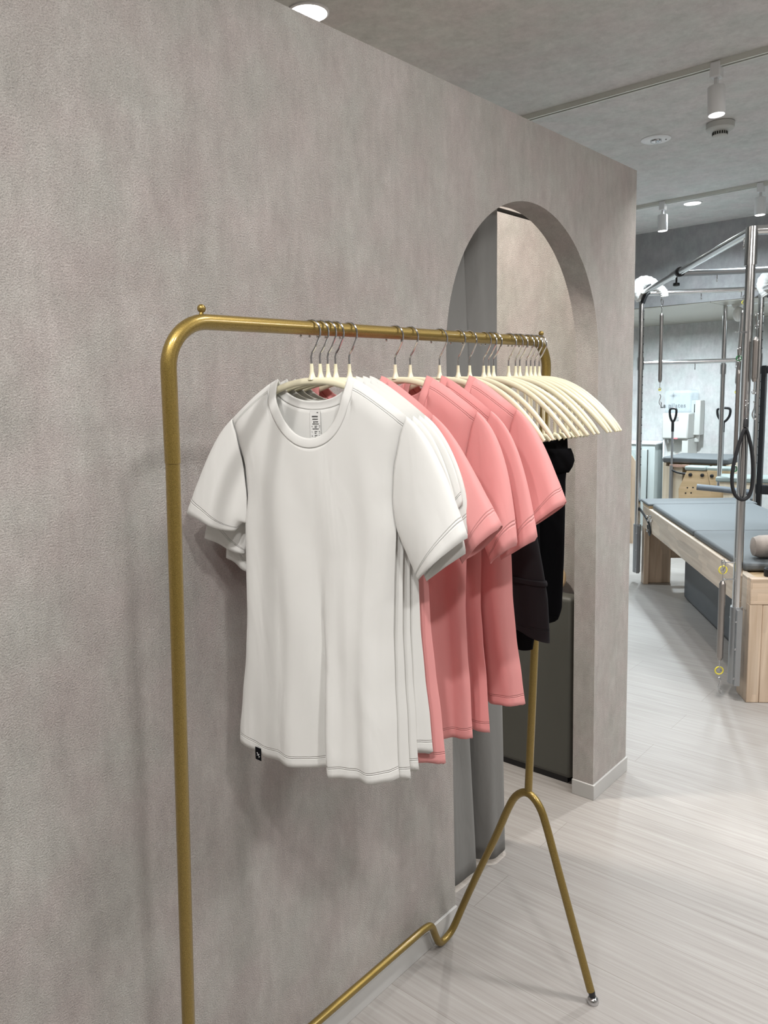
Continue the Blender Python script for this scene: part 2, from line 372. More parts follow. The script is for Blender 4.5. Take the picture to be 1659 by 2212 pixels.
# partition with the arched opening
YA, YB, YC, R_AR, TH, HW, YEND = 1.704, 2.606, 1.67, 0.451, 0.085, 2.35, 2.903
ym = (YA+YB)/2
def partition():
    mb = MB(); n = 48
    arc = [(ym-R_AR*math.cos(PI*i/n), YC+R_AR*math.sin(PI*i/n)) for i in range(n+1)]   # from left spring to right spring
    top = [(y, HW) for y, z in arc]
    for X in (0.0, -TH):
        o = len(mb.v)
        vs = [(X, -2.4, 0), (X, YA, 0), (X, YA, YC), (X, -2.4, HW), (X, -2.4, YC), (X, YA, HW)]
        fl = X < 0
        def F(f): mb.f.append(tuple(i+o for i in (reversed(f) if fl else f)))
        mb.v += vs
        F((0, 1, 2, 4)); F((4, 2, 5, 3))
        b = len(mb.v)-o
        mb.v += [(X, y, z) for y, z in arc]+[(X, y, z) for y, z in top]
        for i in range(n): F((b+i, b+i+1, b+n+1+i+1, b+n+1+i))
        c = len(mb.v)-o
        mb.v += [(X, YB, 0), (X, YEND, 0), (X, YEND, YC), (X, YB, YC), (X, YEND, HW), (X, YB, HW)]
        F((c, c+1, c+2, c+3)); F((c+3, c+2, c+4, c+5))
    # reveal: jambs and soffit
    loop = [(YA, 0)]+arc+[(YB, 0)]
    o = len(mb.v); mb.v += [(0, y, z) for y, z in loop]+[(-TH, y, z) for y, z in loop]
    k = len(loop)
    for i in range(k-1): mb.f.append((o+i, o+k+i, o+k+i+1, o+i+1))
    mb.add([(0, YEND, 0), (-TH, YEND, 0), (-TH, YEND, HW), (0, YEND, HW)], [(0, 1, 2, 3)])
    mb.add([(0, -2.4, HW), (0, YEND, HW), (-TH, YEND, HW), (-TH, -2.4, HW)], [(0, 1, 2, 3)])
    return mb
struct('wall_left', partition(), 'plaster', angle=30)
struct('wall_booth', MB().box(-1.72, -TH, 2.745, YEND-0.02, 0, HW), 'plaster', smooth=False)
struct('wall_booth_side', MB().box(-1.80, -1.72, -2.4, YEND-0.02, 0, HW), 'plaster', smooth=False)
struct('wall_far', MB().box(-4.6, 3.3, 8.45, 8.7, 0, CEIL), 'plaster_gym', smooth=False)
struct('wall_gym_left', MB().box(-4.7, -4.6, -2.4, 8.7, 0, CEIL), 'plaster_gym', smooth=False)
struct('wall_right', MB().box(3.3, 3.4, -2.4, 8.7, 0, CEIL), 'wall_shop', smooth=False)
struct('wall_behind', MB().box(-4.7, 3.4, -2.5, -2.4, 0, CEIL), 'wall_shop', smooth=False)
struct('trim_1', MB().box(-4.6, 3.3, 6.46, 8.45, 2.204, CEIL), 'beam', smooth=False)
sf = MB()
for i in range(9): sf.box(-4.59+i*0.92, -4.59+i*0.92+0.915, 6.465, 8.45, 2.196, 2.2035)
struct('trim_2', sf, 'soffit', smooth=False)
BH = 0.060
bb = MB()
bb.box(0.0, 0.008, -2.4, YA, 0, BH)
struct('baseboard_left', bb, 'baseboard', bevel=0.0015)
bb = MB()
bb.prism([(-TH, YB-0.008), (0.008, YB-0.008), (0.008, YEND), (0.0, YEND), (0.0, YB), (-TH, YB)], 2, 0, BH)
struct('baseboard_right', bb, 'baseboard', bevel=0.0015)
struct('baseboard_booth', MB().box(-1.72, -TH, 2.737, 2.745, 0, BH), 'baseboard', bevel=0.0015)

# ceiling track rails
def track(p, q, name, label, wdt=0.034, hgt=0.022):
    a = Vector((p[0], p[1], CEIL)); b = Vector((q[0], q[1], CEIL)); d = (b-a).normalized(); n = Vector((-d.y, d.x, 0))
    m = Matrix(((d.x, n.x, 0, a.x), (d.y, n.y, 0, a.y), (0, 0, 1, CEIL), (0, 0, 0, 1))); Ln = (b-a).length
    o = empty(name, (a.x, a.y, CEIL), math.atan2(d.y, d.x), label, 'track rail', 'ceiling track rails')
    mb = MB(); mb.box(0, Ln, -wdt/2, -wdt/2+0.010, -hgt, 0); mb.box(0, Ln, wdt/2-0.010, wdt/2, -hgt, 0); mb.box(0, Ln, -wdt/2+0.010, wdt/2-0.010, -hgt*0.45, 0)
    mb.build('rail_body', 'track', o, smooth=False)
    MB().box(0, Ln, -wdt/2+0.010, wdt/2-0.010, -hgt*0.75, -hgt*0.46).build('slot', 'dark', o, smooth=False)
    return o
track((-3.2, 3.285), (3.0, 3.350), 'track_rail', 'long pale ceiling track rail crossing just behind the partition top, nearer of the two')
track((-3.6, 5.52), (3.0, 5.36), 'track_rail', 'pale ceiling track rail farther back over the exercise table')

def spot(x, y, label, tilt=(0, 0), visible_drop=0.0):
    """track spotlight: adapter, stem, can, lit face; hangs from the track at CEIL"""
    t = empty('track_spotlight', (x, y, CEIL-0.004), 0, label, 'spotlight', 'white track spotlights')
    MB().box(-0.019, 0.019, -0.025, 0.025, -0.055, 0.0).build('adapter', 'white', t, bevel=0.004)
    mb = MB(); mb.box(-0.007, 0.007, -0.009, 0.009, -0.090, -0.055); mb.build('stem', 'white', t, bevel=0.002)
    ax = Vector((tilt[0], tilt[1], -1)).normalized(); c = Vector((0, 0, -0.082))
    MB().lathe([(0.020, 0), (0.0305, 0.004), (0.0325, 0.010), (0.0325, 0.106), (0.0300, 0.110), (0.0285, 0.106)], c, ax).build('lamp_can', 'white', t)
    f = MB().lathe([(0.0280, 0.104), (0.0278, 0.1075)], c, ax).build('lens', 'lit', t)
    wc = Vector((x, y, CEIL-0.004))+c+ax*0.125
    return wc, ax
for (x, y, lb, tl, pw) in [
    (0.133, 3.322, 'white track spotlight hanging above the smoke detector', (0.06, -0.03), 9),
    (-0.735, 3.315, 'track spotlight mostly hidden behind the partition top edge', (0.03, 0.05), 6),
    (-0.912, 5.456, 'small white track spotlight beside the glowing round downlight', (0.02, -0.02), 9),
    (-0.285, 5.440, 'white track spotlight at the right picture edge over the steel frame', (0.02, -0.02), 9)]:
    wc, ax = spot(x, y, lb, tl)
    add_light(wc.x, wc.y, wc.z, pw, 0.05, NEUT if y < 4 else COOL, tuple(wc+ax), 110)

def downlight(x, y, r, label, m, z=CEIL):
    t = empty('downlight', (x, y, z), 0, label, 'downlight')
    MB().lathe([(r, 0.0), (r, -0.004), (r*0.9, -0.007), (r*0.86, -0.003), (r*0.86, 0.0)]).build('trim_ring', 'white', t)
    MB().lathe([(r*0.85, -0.001), (r*0.85, -0.0035)]).build('lamp_face', m, t)
downlight(-0.70, 1.935, 0.068, 'bright glaring round downlight just above the partition top edge', 'lit_main')
downlight(-0.787, 5.662, 0.062, 'glowing flat round downlight behind the far track rail', 'lit')
t = empty('emergency_light', (-0.413, 4.085, CEIL), 0, 'unlit round emergency ceiling light with a small glass centre', 'emergency light')
MB().lathe([(0.073, 0), (0.073, -0.004), (0.066, -0.008), (0.04, -0.010), (0.03, -0.006)]).build('cover_plate', 'white', t)
MB().lathe([(0.028, -0.004), (0.026, -0.014), (0.016, -0.020), (0.004, -0.022)]).build('lens', 'chrome', t)
MB().ball((0.048, 0.01, -0.010), 0.004, 8).build('indicator', 'mist', t)
t = empty('smoke_detector', (-0.094, 4.071, CEIL), 0, 'white round smoke detector with dark slots under the nearer spotlight', 'smoke detector')
MB().lathe([(0.060, 0), (0.064, -0.004), (0.064, -0.028), (0.056, -0.036), (0.036, -0.040)]).build('base_plate', 'white_body', t)
MB().lathe([(0.034, -0.038), (0.034, -0.060), (0.027, -0.066), (0.01, -0.067)]).build('sensor_cap', 'white_body', t)
sl = MB()
for i in range(20):
    a = 2*PI*i/20; m = Matrix.Rotation(a, 4, 'Z'); sl.box(0.0335, 0.0352, -0.0032, 0.0032, -0.057, -0.044, m)
sl.build('vent_slot', 'dark', t, smooth=False)

# ================================================================== GARMENT RACK
PX_TOP, PX_LOW = 0.315, 0.263
YL, YR, ZR = 0.632, 1.680, 1.679
rack = empty('garment_rack', (0.25, 1.15, 0), 0, 'gold painted tube garment rack standing against the grey wall', 'garment rack')
OFF = Vector((0.25, 1.15, 0))
def RB(path, r, name, m='gold', **k):
    return MB().tube([Vector(p)-OFF for p in path], r, 20).build(name, m, rack, **k)
def arc_pts(y, s):
    # elbow between post and rail; s=+1 right post, -1 left post
    rr = 0.066; out = []
    for i in range(13):
        a = PI/2*i/12
        out.append((PX_TOP-0.003*(1-math.sin(a)), y-s*rr*(1-math.cos(a)), ZR-rr+rr*math.sin(a)))
    return out
def post_x(z): return PX_LOW+(PX_TOP-0.003-PX_LOW)*(z-0.53)/(ZR-0.066-0.53)
left = [(post_x(z), YL+0.0*(z), z) for z in (1.482, 1.55, 1.60)]+arc_pts(YL, -1)
right = list(reversed([(post_x(z), YR, z) for z in (1.482, 1.55, 1.60)]+arc_pts(YR, 1)))
RB(left+[(PX_TOP, 0.9, ZR), (PX_TOP, 1.3, ZR)]+right, 0.0112, 'hanging_rail')
for y, dy in ((YL, -0.018), (YR, 0.0)):
    RB([(post_x(z), y+dy*(1.482-z)/0.95, z) for z in (1.49, 1.2, 0.9, 0.6, 0.518)], 0.0103, 'post')
for y in (0.692, 1.652):
    mb = MB().ball((PX_TOP-0.25-0.001, y-1.15, ZR+0.0185), 0.0062, 10)
    mb.tube([(PX_TOP-0.25-0.001, y-1.15-0.002, ZR+0.008), (PX_TOP-0.25-0.001, y-1.15, ZR+0.014)], 0.003, 10)
    mb.build('end_stop_ball', 'gold', rack)
def vleg(y, s):
    """inverted V foot; s = +1 at the far end: the rear leg turns along the wall"""
    P = [(0.4475, y, 0.030), (0.385, y, 0.228), (0.345, y, 0.355), (0.322, y, 0.430), (0.300, y, 0.492), (0.262, y, 0.522),
         (0.225, y, 0.498), (0.200, y, 0.448), (0.170, y, 0.372), (0.140, y, 0.305)]
    Q = [(0.140, y, 0.305), (0.105, y, 0.228), (0.067, y, 0.140), (0.044, y-s*0.004, 0.082), (0.031, y-s*0.030, 0.026), (0.027, y-s*0.062, 0.0125), (0.027, y-s*0.090, 0.014),
         (0.027, y-s*0.108, 0.052), (0.027, y-s*0.122, 0.092), (0.027, y-s*0.150, 0.101), (0.027, y-s*0.21, 0.101)]
    return P, Q
Pn, Qn = vleg(YR-0.003, 1); Pf, Qf = vleg(YL-0.02, -1)
RB(smooth_path(Pn), 0.0103, 'foot_arch'); RB(smooth_path(Pf), 0.0103, 'foot_arch')
bar = smooth_path(Qn+list(reversed(Qf)), 3)
RB(bar, 0.0100, 'base_bar')
for y in (YR-0.003, YL-0.02):
    c = Vector((0.4535, y, 0.0))-OFF
    f = MB().lathe([(0.0135, 0.0), (0.0150, 0.003), (0.0146, 0.010), (0.0105, 0.0155), (0.006, 0.017)], c).build('glide_foot', 'chrome', rack)
    MB().tube([c+Vector((0, 0, 0.014)), c+Vector((-0.0045, 0, 0.030))], [0.0075, 0.0092], 16).build('rubber_collar', 'black', f)

# ================================================================== HANGERS
def make_hanger(bar_kind=False):
    SP = 0.205 if bar_kind else 0.160
    t = empty('clothes_hanger')
    # hook, in local x-z plane (local z=0 is the arm crown)
    zc = ZR-1.600+0.0112+0.0014-0.0195; rr = 0.0195
    pts = [(0, 0, 0.018), (0, 0, 0.034), (0.002, 0, 0.040)]
    for i in range(30):
        a = math.radians(-38 + (232)*i/29)
        pts.append((rr*math.cos(a), 0, zc+rr*math.sin(a)))
    pts = pts[:3]+smooth_path([pts[2], (0.008, 0, 0.047), pts[3]], 2)[1:-1]+pts[3:]
    mb = MB().tube(pts, 0.0018, 8); mb.ball(pts[-1], 0.0023, 6); mb.build('hook', 'chrome', t)
    arm = MB(); P = []; n = 44
    for i in range(n+1):
        u = -SP+2*SP*i/n; P.append((u, 0, -0.006-0.121*(abs(u)/0.205)**2.15))
    R = [0.0058*(1-0.15*(abs(p[0])/0.205)**4) for p in P]; R[0] = R[-1] = 0.0030; R[1] = R[-2] = 0.0046
    arm.tube(P, R, 12, flat=0.8)
    arm.tube([(0, 0, -0.004), (0, 0, 0.003), (0, 0, 0.009), (0, 0, 0.022)], [0.0075, 0.0048, 0.0034, 0.0028], 12)
    arm.build('arms', 'cream', t)
    if bar_kind:
        for s in (-1, 1):
            for u in (0.085, 0.112):
                z0 = -0.008-0.118*(u/0.205)**2.15
                MB().tube([(s*u, 0, z0), (s*u*1.01, 0, -0.140)], 0.0026, 8).build('strut', 'cream', t)
        b = MB(); path = []
        for i in range(41):
            u = -0.128+0.256*i/40
            z = -0.142+0.004*math.cos(u*60)+(0.012*math.exp(-((abs(u)-0.118)/0.008)**2))
            path.append((u, 0.003*math.sin(u*90), z))
        b.tube(path, 0.0048, 10, flat=0.8)
        b.build('trouser_bar', 'cream', t)
    return t
h_plain = make_hanger(); h_bar = make_hanger(True)
used = {'p': False, 'b': False}
def place_hanger(y, th, label, group, bar_kind=False):
    k = 'b' if bar_kind else 'p'; proto = h_bar if bar_kind else h_plain
    o = proto if not used[k] else copy_tree(proto)
    used[k] = True
    o.location = (PX_TOP, y, 1.600); o.rotation_euler = (0, 0, math.radians(th))
    tag(o, label, 'hanger', group); return o

# ================================================================== SHIRTS
def shirt_side(z):
    P = [(0.0, 0.172), (-0.066, 0.172), (-0.10, 0.161), (-0.15, 0.150), (-0.20, 0.147), (-0.25, 0.152), (-0.33, 0.150), (-0.42, 0.149), (-0.50, 0.153), (-0.58, 0.160), (-0.70, 0.168)]
    for (a, xa), (b, xb) in zip(P, P[1:]):
        if z >= b: 
            t = (z-a)/(b-a) if a != b else 0
            t = max(0, min(1, t)); t = t*t*(3-2*t)*0.5+t*0.5
            return xa+(xb-xa)*t
    return 0.168
def make_shirt(name, y0, th, matn, label, cat_group, tf=0.012, tb=0.010, amp=0.010, ph=0.0, pleat=0.0, sf=0.028, sb=0.014,
               sleeveR=((0.272, -0.245), (0.190, -0.325)), sleeveL=((0.282, -0.238), (0.176, -0.262)), hemz=-0.675, dx=0.0, tagx=None, label_in=True, hook=0.0, lean=0.0, hl=0.168, hr=0.168):
    t = empty(name, (PX_TOP+dx*math.cos(math.radians(th)), y0+dx*math.sin(math.radians(th)), 1.600), math.radians(th), label, 'T-shirt', cat_group)
    NW = 0.084; ND, NDB = 0.108, 0.046
    def sl(u): # shoulder line height
        k = (abs(u)-NW)/(0.172-NW); return -0.007-0.059*max(0, k)**1.15
    cols = [-0.172+(0.172-NW)*i/10 for i in range(10)]+[-NW*math.cos(PI*i/26) for i in range(27)]+[NW+(0.172-NW)*(i+1)/10 for i in range(10)]
    nr = 72
    def fold(c, z, side):
        g = max(0.0, min(1.0, (-z-0.10)/0.5)); g = g**1.1
        f = amp*g*(math.sin(6.4*c+ph)+0.55*math.sin(12.5*c+1.7*ph+0.6)+0.28*math.sin(23*c+ph*2.3+z*1.5))
        f += 0.0016*math.sin(9*c+z*16+ph)*min(1, -z*6)
        f += hook*g*c*abs(c)
        if pleat and side < 0:
            gp = max(0, min(1, (-z-0.30)/0.34)); x = c*0.16-(0.012+0.012*gp)
            if x > 0: f -= pleat*gp*math.exp(-x/0.10)*(1-math.exp(-x/0.0022))
            else: f += pleat*0.25*gp*math.exp(x/0.03)
        return f+lean*max(0, -z-0.1)
    def ftop(u):
        if abs(u) <= NW: return min(1, 3.0*math.sqrt(max(0, 1-(u/NW)**2)))
        return 0.0
    def hemline(c, side):
        return hemz+0.006*math.sin(3.2*c+ph)+(0.010*c*c if side < 0 else 0.004*c*c)-(0.010 if side > 0 else 0)*(1-c*c)
    mb = MB(); hem = []
    grids = []
    for side, T in ((-1, tf), (1, tb)):
        g = []
        for u in cols:
            c = u/0.172
            if abs(u) < NW-1e-9: zt = -0.007-(ND if side < 0 else NDB)*math.sqrt(1-(u/NW)**2)
            else: zt = sl(u)
            zh = hemline(c, side); colv = []
            for r in range(nr+1):
                tt = r/nr; z = zt+(zh-zt)*(tt**1.05)
                xs = shirt_side(z)*(1+((hr if c > 0 else hl)/0.168-1)*max(0, min(1, (-z-0.18)/0.46))); x = c*xs
                d = -(z-zt); k = ftop(u)+(1-ftop(u))*min(1, math.sqrt(d/0.035))
                edge = math.sqrt(max(0, 1-abs(c)**6)); bell = 1.0+0.35*max(0, -z-0.3)
                y = side*T*k*edge*bell+fold(c, z, side)*edge**0.5+(0 if edge > 0 else 0)
                if abs(c) > 0.999: y = fold(c*0.999, z, 1)*0.8
                colv.append(len(mb.v)); mb.v.append((x, y, z)); hem.append(min(max(0.0, z-zh), (zt-z)+0.003) if (side < 0 and abs(u) > NW-0.003) else max(0.0, z-zh))
            g.append(colv)
        grids.append(g)
        for i in range(len(cols)-1):
            for r in range(nr):
                a, b, c2, d2 = g[i][r], g[i+1][r], g[i+1][r+1], g[i][r+1]
                mb.f.append((a, b, c2, d2) if side < 0 else (d2, c2, b, a))
    mb.h = hem
    # weld the shoulder and side seams
    idx = {}; remap = list(range(len(mb.v)))
    fr, bk = grids
    for i, u in enumerate(cols):
        if abs(u) >= NW-1e-9: remap[bk[i][0]] = fr[i][0]
    for i in (0, len(cols)-1):
        for r in range(nr+1): remap[bk[i][r]] = fr[i][r]
    mb.f = [tuple(remap[k] for k in f) for f in mb.f]
    mb.f = [f for f in mb.f if len(set(f)) == 4]
    body = mb.build('body', matn, t, angle=75, solid=0.0011)
    # sleeves
    for s, ((tx, tz), (ix, iz)) in ((1, sleeveR), (-1, sleeveL)):
        S0 = (0.172, -0.066); U0 = (0.151, -0.245)
        A = bez(S0, (0.206, -0.088), (0.236, -0.140), (tx, tz), 26)
        B = bez(U0, (0.158, -0.262), (ix-0.012, iz+0.030), (ix, iz), 26)
        mm = MB(); hh = []; nring = 32
        for q in range(27):
            tt = q/26
            for k in range(nring):
                a = 2*PI*k/nring; w_ = (1-math.cos(a))/2
                x = A[q][0]+(B[q][0]-A[q][0])*w_; z = A[q][1]+(B[q][1]-A[q][1])*w_
                zz = S0[1]+(U0[1]-S0[1])*w_; xs = shirt_side(zz)
                x += (xs-(S0[0]+(U0[0]-S0[0])*w_))*(1-tt)**2
                amp_ = 0.0055+((sf if math.sin(a) < 0 else sb)-0.0055)*(tt**0.8)
                y = amp_*(1 if math.sin(a) > 0 else -1)*abs(math.sin(a))**0.75
                y += 0.004*math.sin(w_*7+ph+s)*tt*tt+fold(0.97*s, zz, 1)*0.5*(1-tt)
                if tt > 0.8 and math.sin(a) > 0: z += 0.006*(tt-0.8)/0.2
                mm.v.append((s*x, y, z)); hh.append((1-tt)*0.20)
        for q in range(26):
            for k in range(nring):
                k2 = (k+1) % nring; mm.f.append((q*nring+k, q*nring+k2, (q+1)*nring+k2, (q+1)*nring+k))
        mm.h = hh
        mm.build('sleeve', matn, t, angle=80, solid=0.0011)
    # ribbed collar band
    cb = MB(); n = 80; rows = 6
    for i in range(n):
        a = 2*PI*i/n; ca, sa = math.cos(a), math.sin(a)
        fs = 1 if sa < 0 else 0; k = min(1, 3*abs(sa)); T = tf if sa < 0 else -tb
        for r in range(rows+1):
            q = r/rows
            W = NW-0.015*q; D = ((ND-0.016*q) if sa < 0 else (NDB-0.014*q))
            z = -0.007+0.006*q*abs(ca)**3-D*abs(sa)
            y = -T*k*(1-0.15*q)+(-0.0012 if sa < 0 else 0.0012)*math.sin(PI*q)
            y += fold(W*ca/0.172, z, -1 if sa < 0 else 1)*0.9
            cb.v.append((W*ca, y, z))
    for i in range(n):
        j = (i+1) % n
        for r in range(rows): cb.f.append((i*(rows+1)+r, j*(rows+1)+r, j*(rows+1)+r+1, i*(rows+1)+r+1))
    cb.h = [0.0]*len(cb.v)
    cb.build('collar', matn, t, angle=80, solid=0.0022)
    if label_in:
        lb = empty('care_label'); lb.parent = t; lb.location = (0.001, tb-0.0030, -0.054)
        MB().add([(-0.010, 0, 0), (0.010, 0, 0), (0.011, -0.003, -0.066), (-0.009, -0.003, -0.066)], [(0, 1, 2, 3)]).build('label_strip', 'paper', lb, smooth=False, solid=0.0006)
        pr = MB(); rnd = random.Random(3)
        def ln(x0, x1, z, h=0.0009):
            y = -0.0007-0.003*(-z/0.066); pr.box(x0, x1, y-0.0002, y, z-h/2, z+h/2)
        def words(x0, x1, z, h):
            x = x0
            while x < x1-0.0004:
                w_ = rnd.uniform(0.0005, 0.0011); ln(x, min(x+w_, x1), z+rnd.uniform(-.0001, .0001), h); x += w_+0.00035
        words(0.0035, 0.0065, -0.0035, 0.0013)
        words(-0.006, 0.006, -0.010, 0.0021); words(-0.005, 0.0055, -0.0145, 0.0017)
        words(-0.003, -0.001, -0.019, 0.0028); words(0.0, 0.006, -0.0188, 0.0015)
        words(-0.005, 0.0075, -0.0222, 0.0014)
        for z in (-0.0265, -0.0355, -0.042, -0.0485):
            words(-0.0065, -0.005, z, 0.0014); words(-0.001, 0.0042, z+0.0008, 0.0012); words(-0.001, 0.003, z-0.0018, 0.0011)
            words(0.0075, 0.0095, z+0.001, 0.0011); words(0.0080, 0.0095, z-0.0018, 0.001)
        words(-0.005, 0.0075, -0.0305, 0.0012); words(-0.006, 0.005, -0.055, 0.0013); words(0.0005, 0.0068, -0.0576, 0.0012)
        words(-0.006, 0.0055, -0.0625, 0.001)
        pr.build('printed_text', 'ink', lb, smooth=False)
    if tagx is not None:
        c = tagx/hl; zz = hemline(c, -1)
        yy = -tf*math.sqrt(1-abs(c)**5)*(1+0.35*(-zz-0.3))+fold(c, zz, -1)
        tg = MB().add([(tagx-0.0065, yy-0.0040, zz+0.014), (tagx+0.0065, yy-0.0040, zz+0.012), (tagx+0.0065, yy-0.0045, zz-0.012), (tagx-0.0065, yy-0.0045, zz-0.010)], [(0, 1, 2, 3)]).build('hem_tag', 'black_cloth', t, smooth=False, solid=0.0006)
        e = MB(); y2 = yy-0.0049
        for p, q in (((-0.002, 0.004), (0.0025, -0.005)), ((-0.0028, -0.002), (0.003, 0.001)), ((-0.003, 0.003), (-0.0005, 0.0015)), ((0.001, -0.006), (0.0035, -0.0035))):
            e.tube([(tagx+p[0], y2, zz+p[1]), (tagx+q[0], y2, zz+q[1])], 0.0004, 6)
        e.build('emblem', 'paper', tg)
    return t
WG, PG = 'white T-shirts on the rack', 'pink T-shirts on the rack'
make_shirt('t_shirt', 0.903, 12, 'white_cloth', 'white round-neck T-shirt at the front of the rack, its whole front and care label showing', WG,
           tf=0.017, tb=0.006, amp=0.0078, ph=0.4, pleat=0.034, sf=0.030, sb=0.006, tagx=-0.143, hemz=-0.680, hl=0.206, hr=0.141,
           sleeveR=((0.270, -0.252), (0.188, -0.325)), sleeveL=((0.284, -0.236), (0.173, -0.266)))
make_shirt('t_shirt', 0.9225, 11, 'white_cloth', 'second white T-shirt, directly behind the front one, its left sleeve folded up', WG,
           tf=0.006, tb=0.006, amp=0.0078, ph=0.4, sf=0.006, sb=0.006, sleeveL=((0.278, -0.290), (0.185, -0.315)), sleeveR=((0.256, -0.280), (0.188, -0.330)), tagx=-0.128, label_in=False, hemz=-0.686, hl=0.19, hr=0.150)
make_shirt('t_shirt', 0.9405, 10, 'white_cloth', 'third white T-shirt from the front, squeezed in the middle of the white row', WG,
           tf=0.006, tb=0.006, amp=0.0078, ph=0.45, sf=0.006, sb=0.006, sleeveL=((0.250, -0.330), (0.190, -0.355)), sleeveR=((0.242, -0.205), (0.190, -0.265)), label_in=False, hemz=-0.675, hl=0.18, hr=0.155)
make_shirt('t_shirt', 0.9590, 8, 'white_cloth', 'rearmost white T-shirt, its sleeve touching the first pink one', WG,
           tf=0.006, tb=0.007, amp=0.0078, ph=0.5, sf=0.007, sb=0.012, sleeveR=((0.254, -0.245), (0.205, -0.275)), sleeveL=((0.23, -0.28), (0.168, -0.32)), label_in=False, hemz=-0.643, hr=0.176)
make_shirt('t_shirt', 0.993, 3, 'pink_cloth', 'salmon pink T-shirt frontmost of the pink ones, next to the white shirts', PG,
           tf=0.012, tb=0.014, amp=0.010, ph=1.1, sf=0.014, sb=0.042, sleeveR=((0.287, -0.245), (0.225, -0.305)), label_in=False, hemz=-0.668, hr=0.181)
make_shirt('t_shirt', 1.116, 4, 'pink_cloth', 'second pink T-shirt from the front, with a long clear shoulder seam', PG,
           tf=0.020, tb=0.012, amp=0.018, ph=2.2, sf=0.032, sb=0.012, sleeveR=((0.247, -0.294), (0.204, -0.328)), label_in=False, hemz=-0.676, hr=0.152)
make_shirt('t_shirt', 1.160, 4, 'pink_cloth', 'third pink T-shirt from the front, close behind the second', PG,
           tf=0.012, tb=0.014, amp=0.018, ph=2.4, sf=0.012, sb=0.034, sleeveR=((0.257, -0.292), (0.194, -0.332)), label_in=False, hemz=-0.678, hr=0.163)
make_shirt('t_shirt', 1.252, 2, 'pink_cloth', 'rearmost pink T-shirt, its whole right sleeve in view before the black clothes', PG,
           tf=0.022, tb=0.016, amp=0.016, ph=4.4, sf=0.036, sb=0.030, sleeveR=((0.269, -0.238), (0.204, -0.290)), label_in=False, hemz=-0.650, hr=0.196)

HG = 'cream hangers on the rail'
for y, th, lb in ((0.903, 12, 'cream coated hanger carrying the front white T-shirt'),
                  (0.9225, 11, 'cream hanger carrying the second white T-shirt, close behind the first'),
                  (0.9405, 10, 'cream hanger carrying the third white T-shirt'),
                  (0.9590, 8, 'cream hanger carrying the rearmost white T-shirt'),
                  (0.993, 3, 'cream hanger carrying the frontmost pink T-shirt, with a gap on both sides of its hook'),
                  (1.116, 4, 'cream hanger carrying the second pink T-shirt'),
                  (1.160, 4, 'cream hanger carrying the third pink T-shirt'),
                  (1.252, 2, 'cream hanger carrying the rearmost pink T-shirt')):
    place_hanger(y, th, lb, HG)
EG = 'cream hangers with trouser bars at the far end of the rail'
names = ['first', 'second', 'third', 'fourth', 'fifth', 'sixth', 'seventh', 'eighth', 'ninth', 'tenth', 'eleventh', 'last']
for i, (y, th) in enumerate([(1.315, -3.5), (1.356, -5), (1.408, -1.5), (1.427, 4.5), (1.446, 11), (1.507, 1.0), (1.536, -1.5), (1.554, 6.5), (1.583, 2), (1.602, 4), (1.621, 1.5), (1.641, -0.5)]):
    extra = {0: ', nearest the pink T-shirts', 2: ', holding the charcoal leggings', 4: ', holding the black shorts', 6: ', holding the wide black trousers', 11: ', against the rack elbow'}.get(i, '')
    place_hanger(y, th, 'bare-armed cream hanger, %s one counted from the pink T-shirts%s' % (names[i], extra), EG, True)

# ================================================================== DARK CLOTHES under the trouser bars
def make_flat(name, y0, th, matn, label, cat, prof, zt, zb, tf=0.010, ph=0.0, band=None, amp=0.006, x0=0.0):
    """folded hanging garment; prof(z)->half width; local z=0 at rail hanger level 1.60"""
    t = empty(name, (PX_TOP+x0, y0, 1.600), math.radians(th), label, cat, 'dark clothes at the far end of the rail')
    mb = MB(); nc, nr = 30, 44; g = []
    ring = [(-math.cos(PI*i/nc), -1) for i in range(nc+1)]+[(math.cos(PI*i/nc), 1) for i in range(1, nc)]
    hh = []
    for r in range(nr+1):
        z = zt+(zb-zt)*r/nr
        for c, s in ring:
            k = min(1, 0.25+3*(r/nr)); xw = prof(z)
            y = s*tf*k*math.sqrt(max(0, 1-c**4))+amp*min(1, r/12)*math.sin(5*c+ph+2*z)+0.002*math.sin(14*c+ph)
            zz = z+(0.010*math.sin(4*c+ph) if r == nr else 0)
            mb.v.append((c*xw, y, zz)); hh.append(z-zb)
    n = len(ring)
    for r in range(nr):
        for k in range(n):
            k2 = (k+1) % n; mb.f.append((r*n+k, r*n+k2, (r+1)*n+k2, (r+1)*n+k))
    mb.f.append(tuple(range(n)))
    mb.h = hh; mb.build('body', matn, t, angle=80)
    if band:
        b = MB(); zt2, zb2, ex = band
        for r in range(5):
            z = zt2+(zb2-zt2)*r/4; bul = 0.003+ex*math.sin(PI*r/4)
            for c, s in ring:
                b.v.append((c*(prof(z)+bul), s*(tf+0.003)*math.sqrt(max(0, 1-c**4))+amp*math.sin(5*c+ph+2*z), z))
        for r in range(4):
            for k in range(n):
                k2 = (k+1) % n; b.f.append((r*n+k, r*n+k2, (r+1)*n+k2, (r+1)*n+k))
        b.h = [0]*len(b.v); b.build('waistband', matn, t, angle=80, solid=0.002)
    return t
def lerp_prof(P):
    def f(z):
        for (a, xa), (b, xb) in zip(P, P[1:]):
            if z >= b: return xa+(xb-xa)*max(0, min(1, (a-z)/(a-b)))
        return P[-1][1]
    return f
make_flat('folded_leggings', 1.408, 0, 'charcoal_cloth', 'charcoal grey folded leggings showing below the last pink T-shirt', 'leggings',
          lerp_prof([(-0.14, 0.115), (-0.30, 0.124), (-0.40, 0.145), (-0.46, 0.156), (-0.56, 0.162)]), -0.145, -0.548, 0.014, 0.5, (-0.425, -0.436, 0.0015))
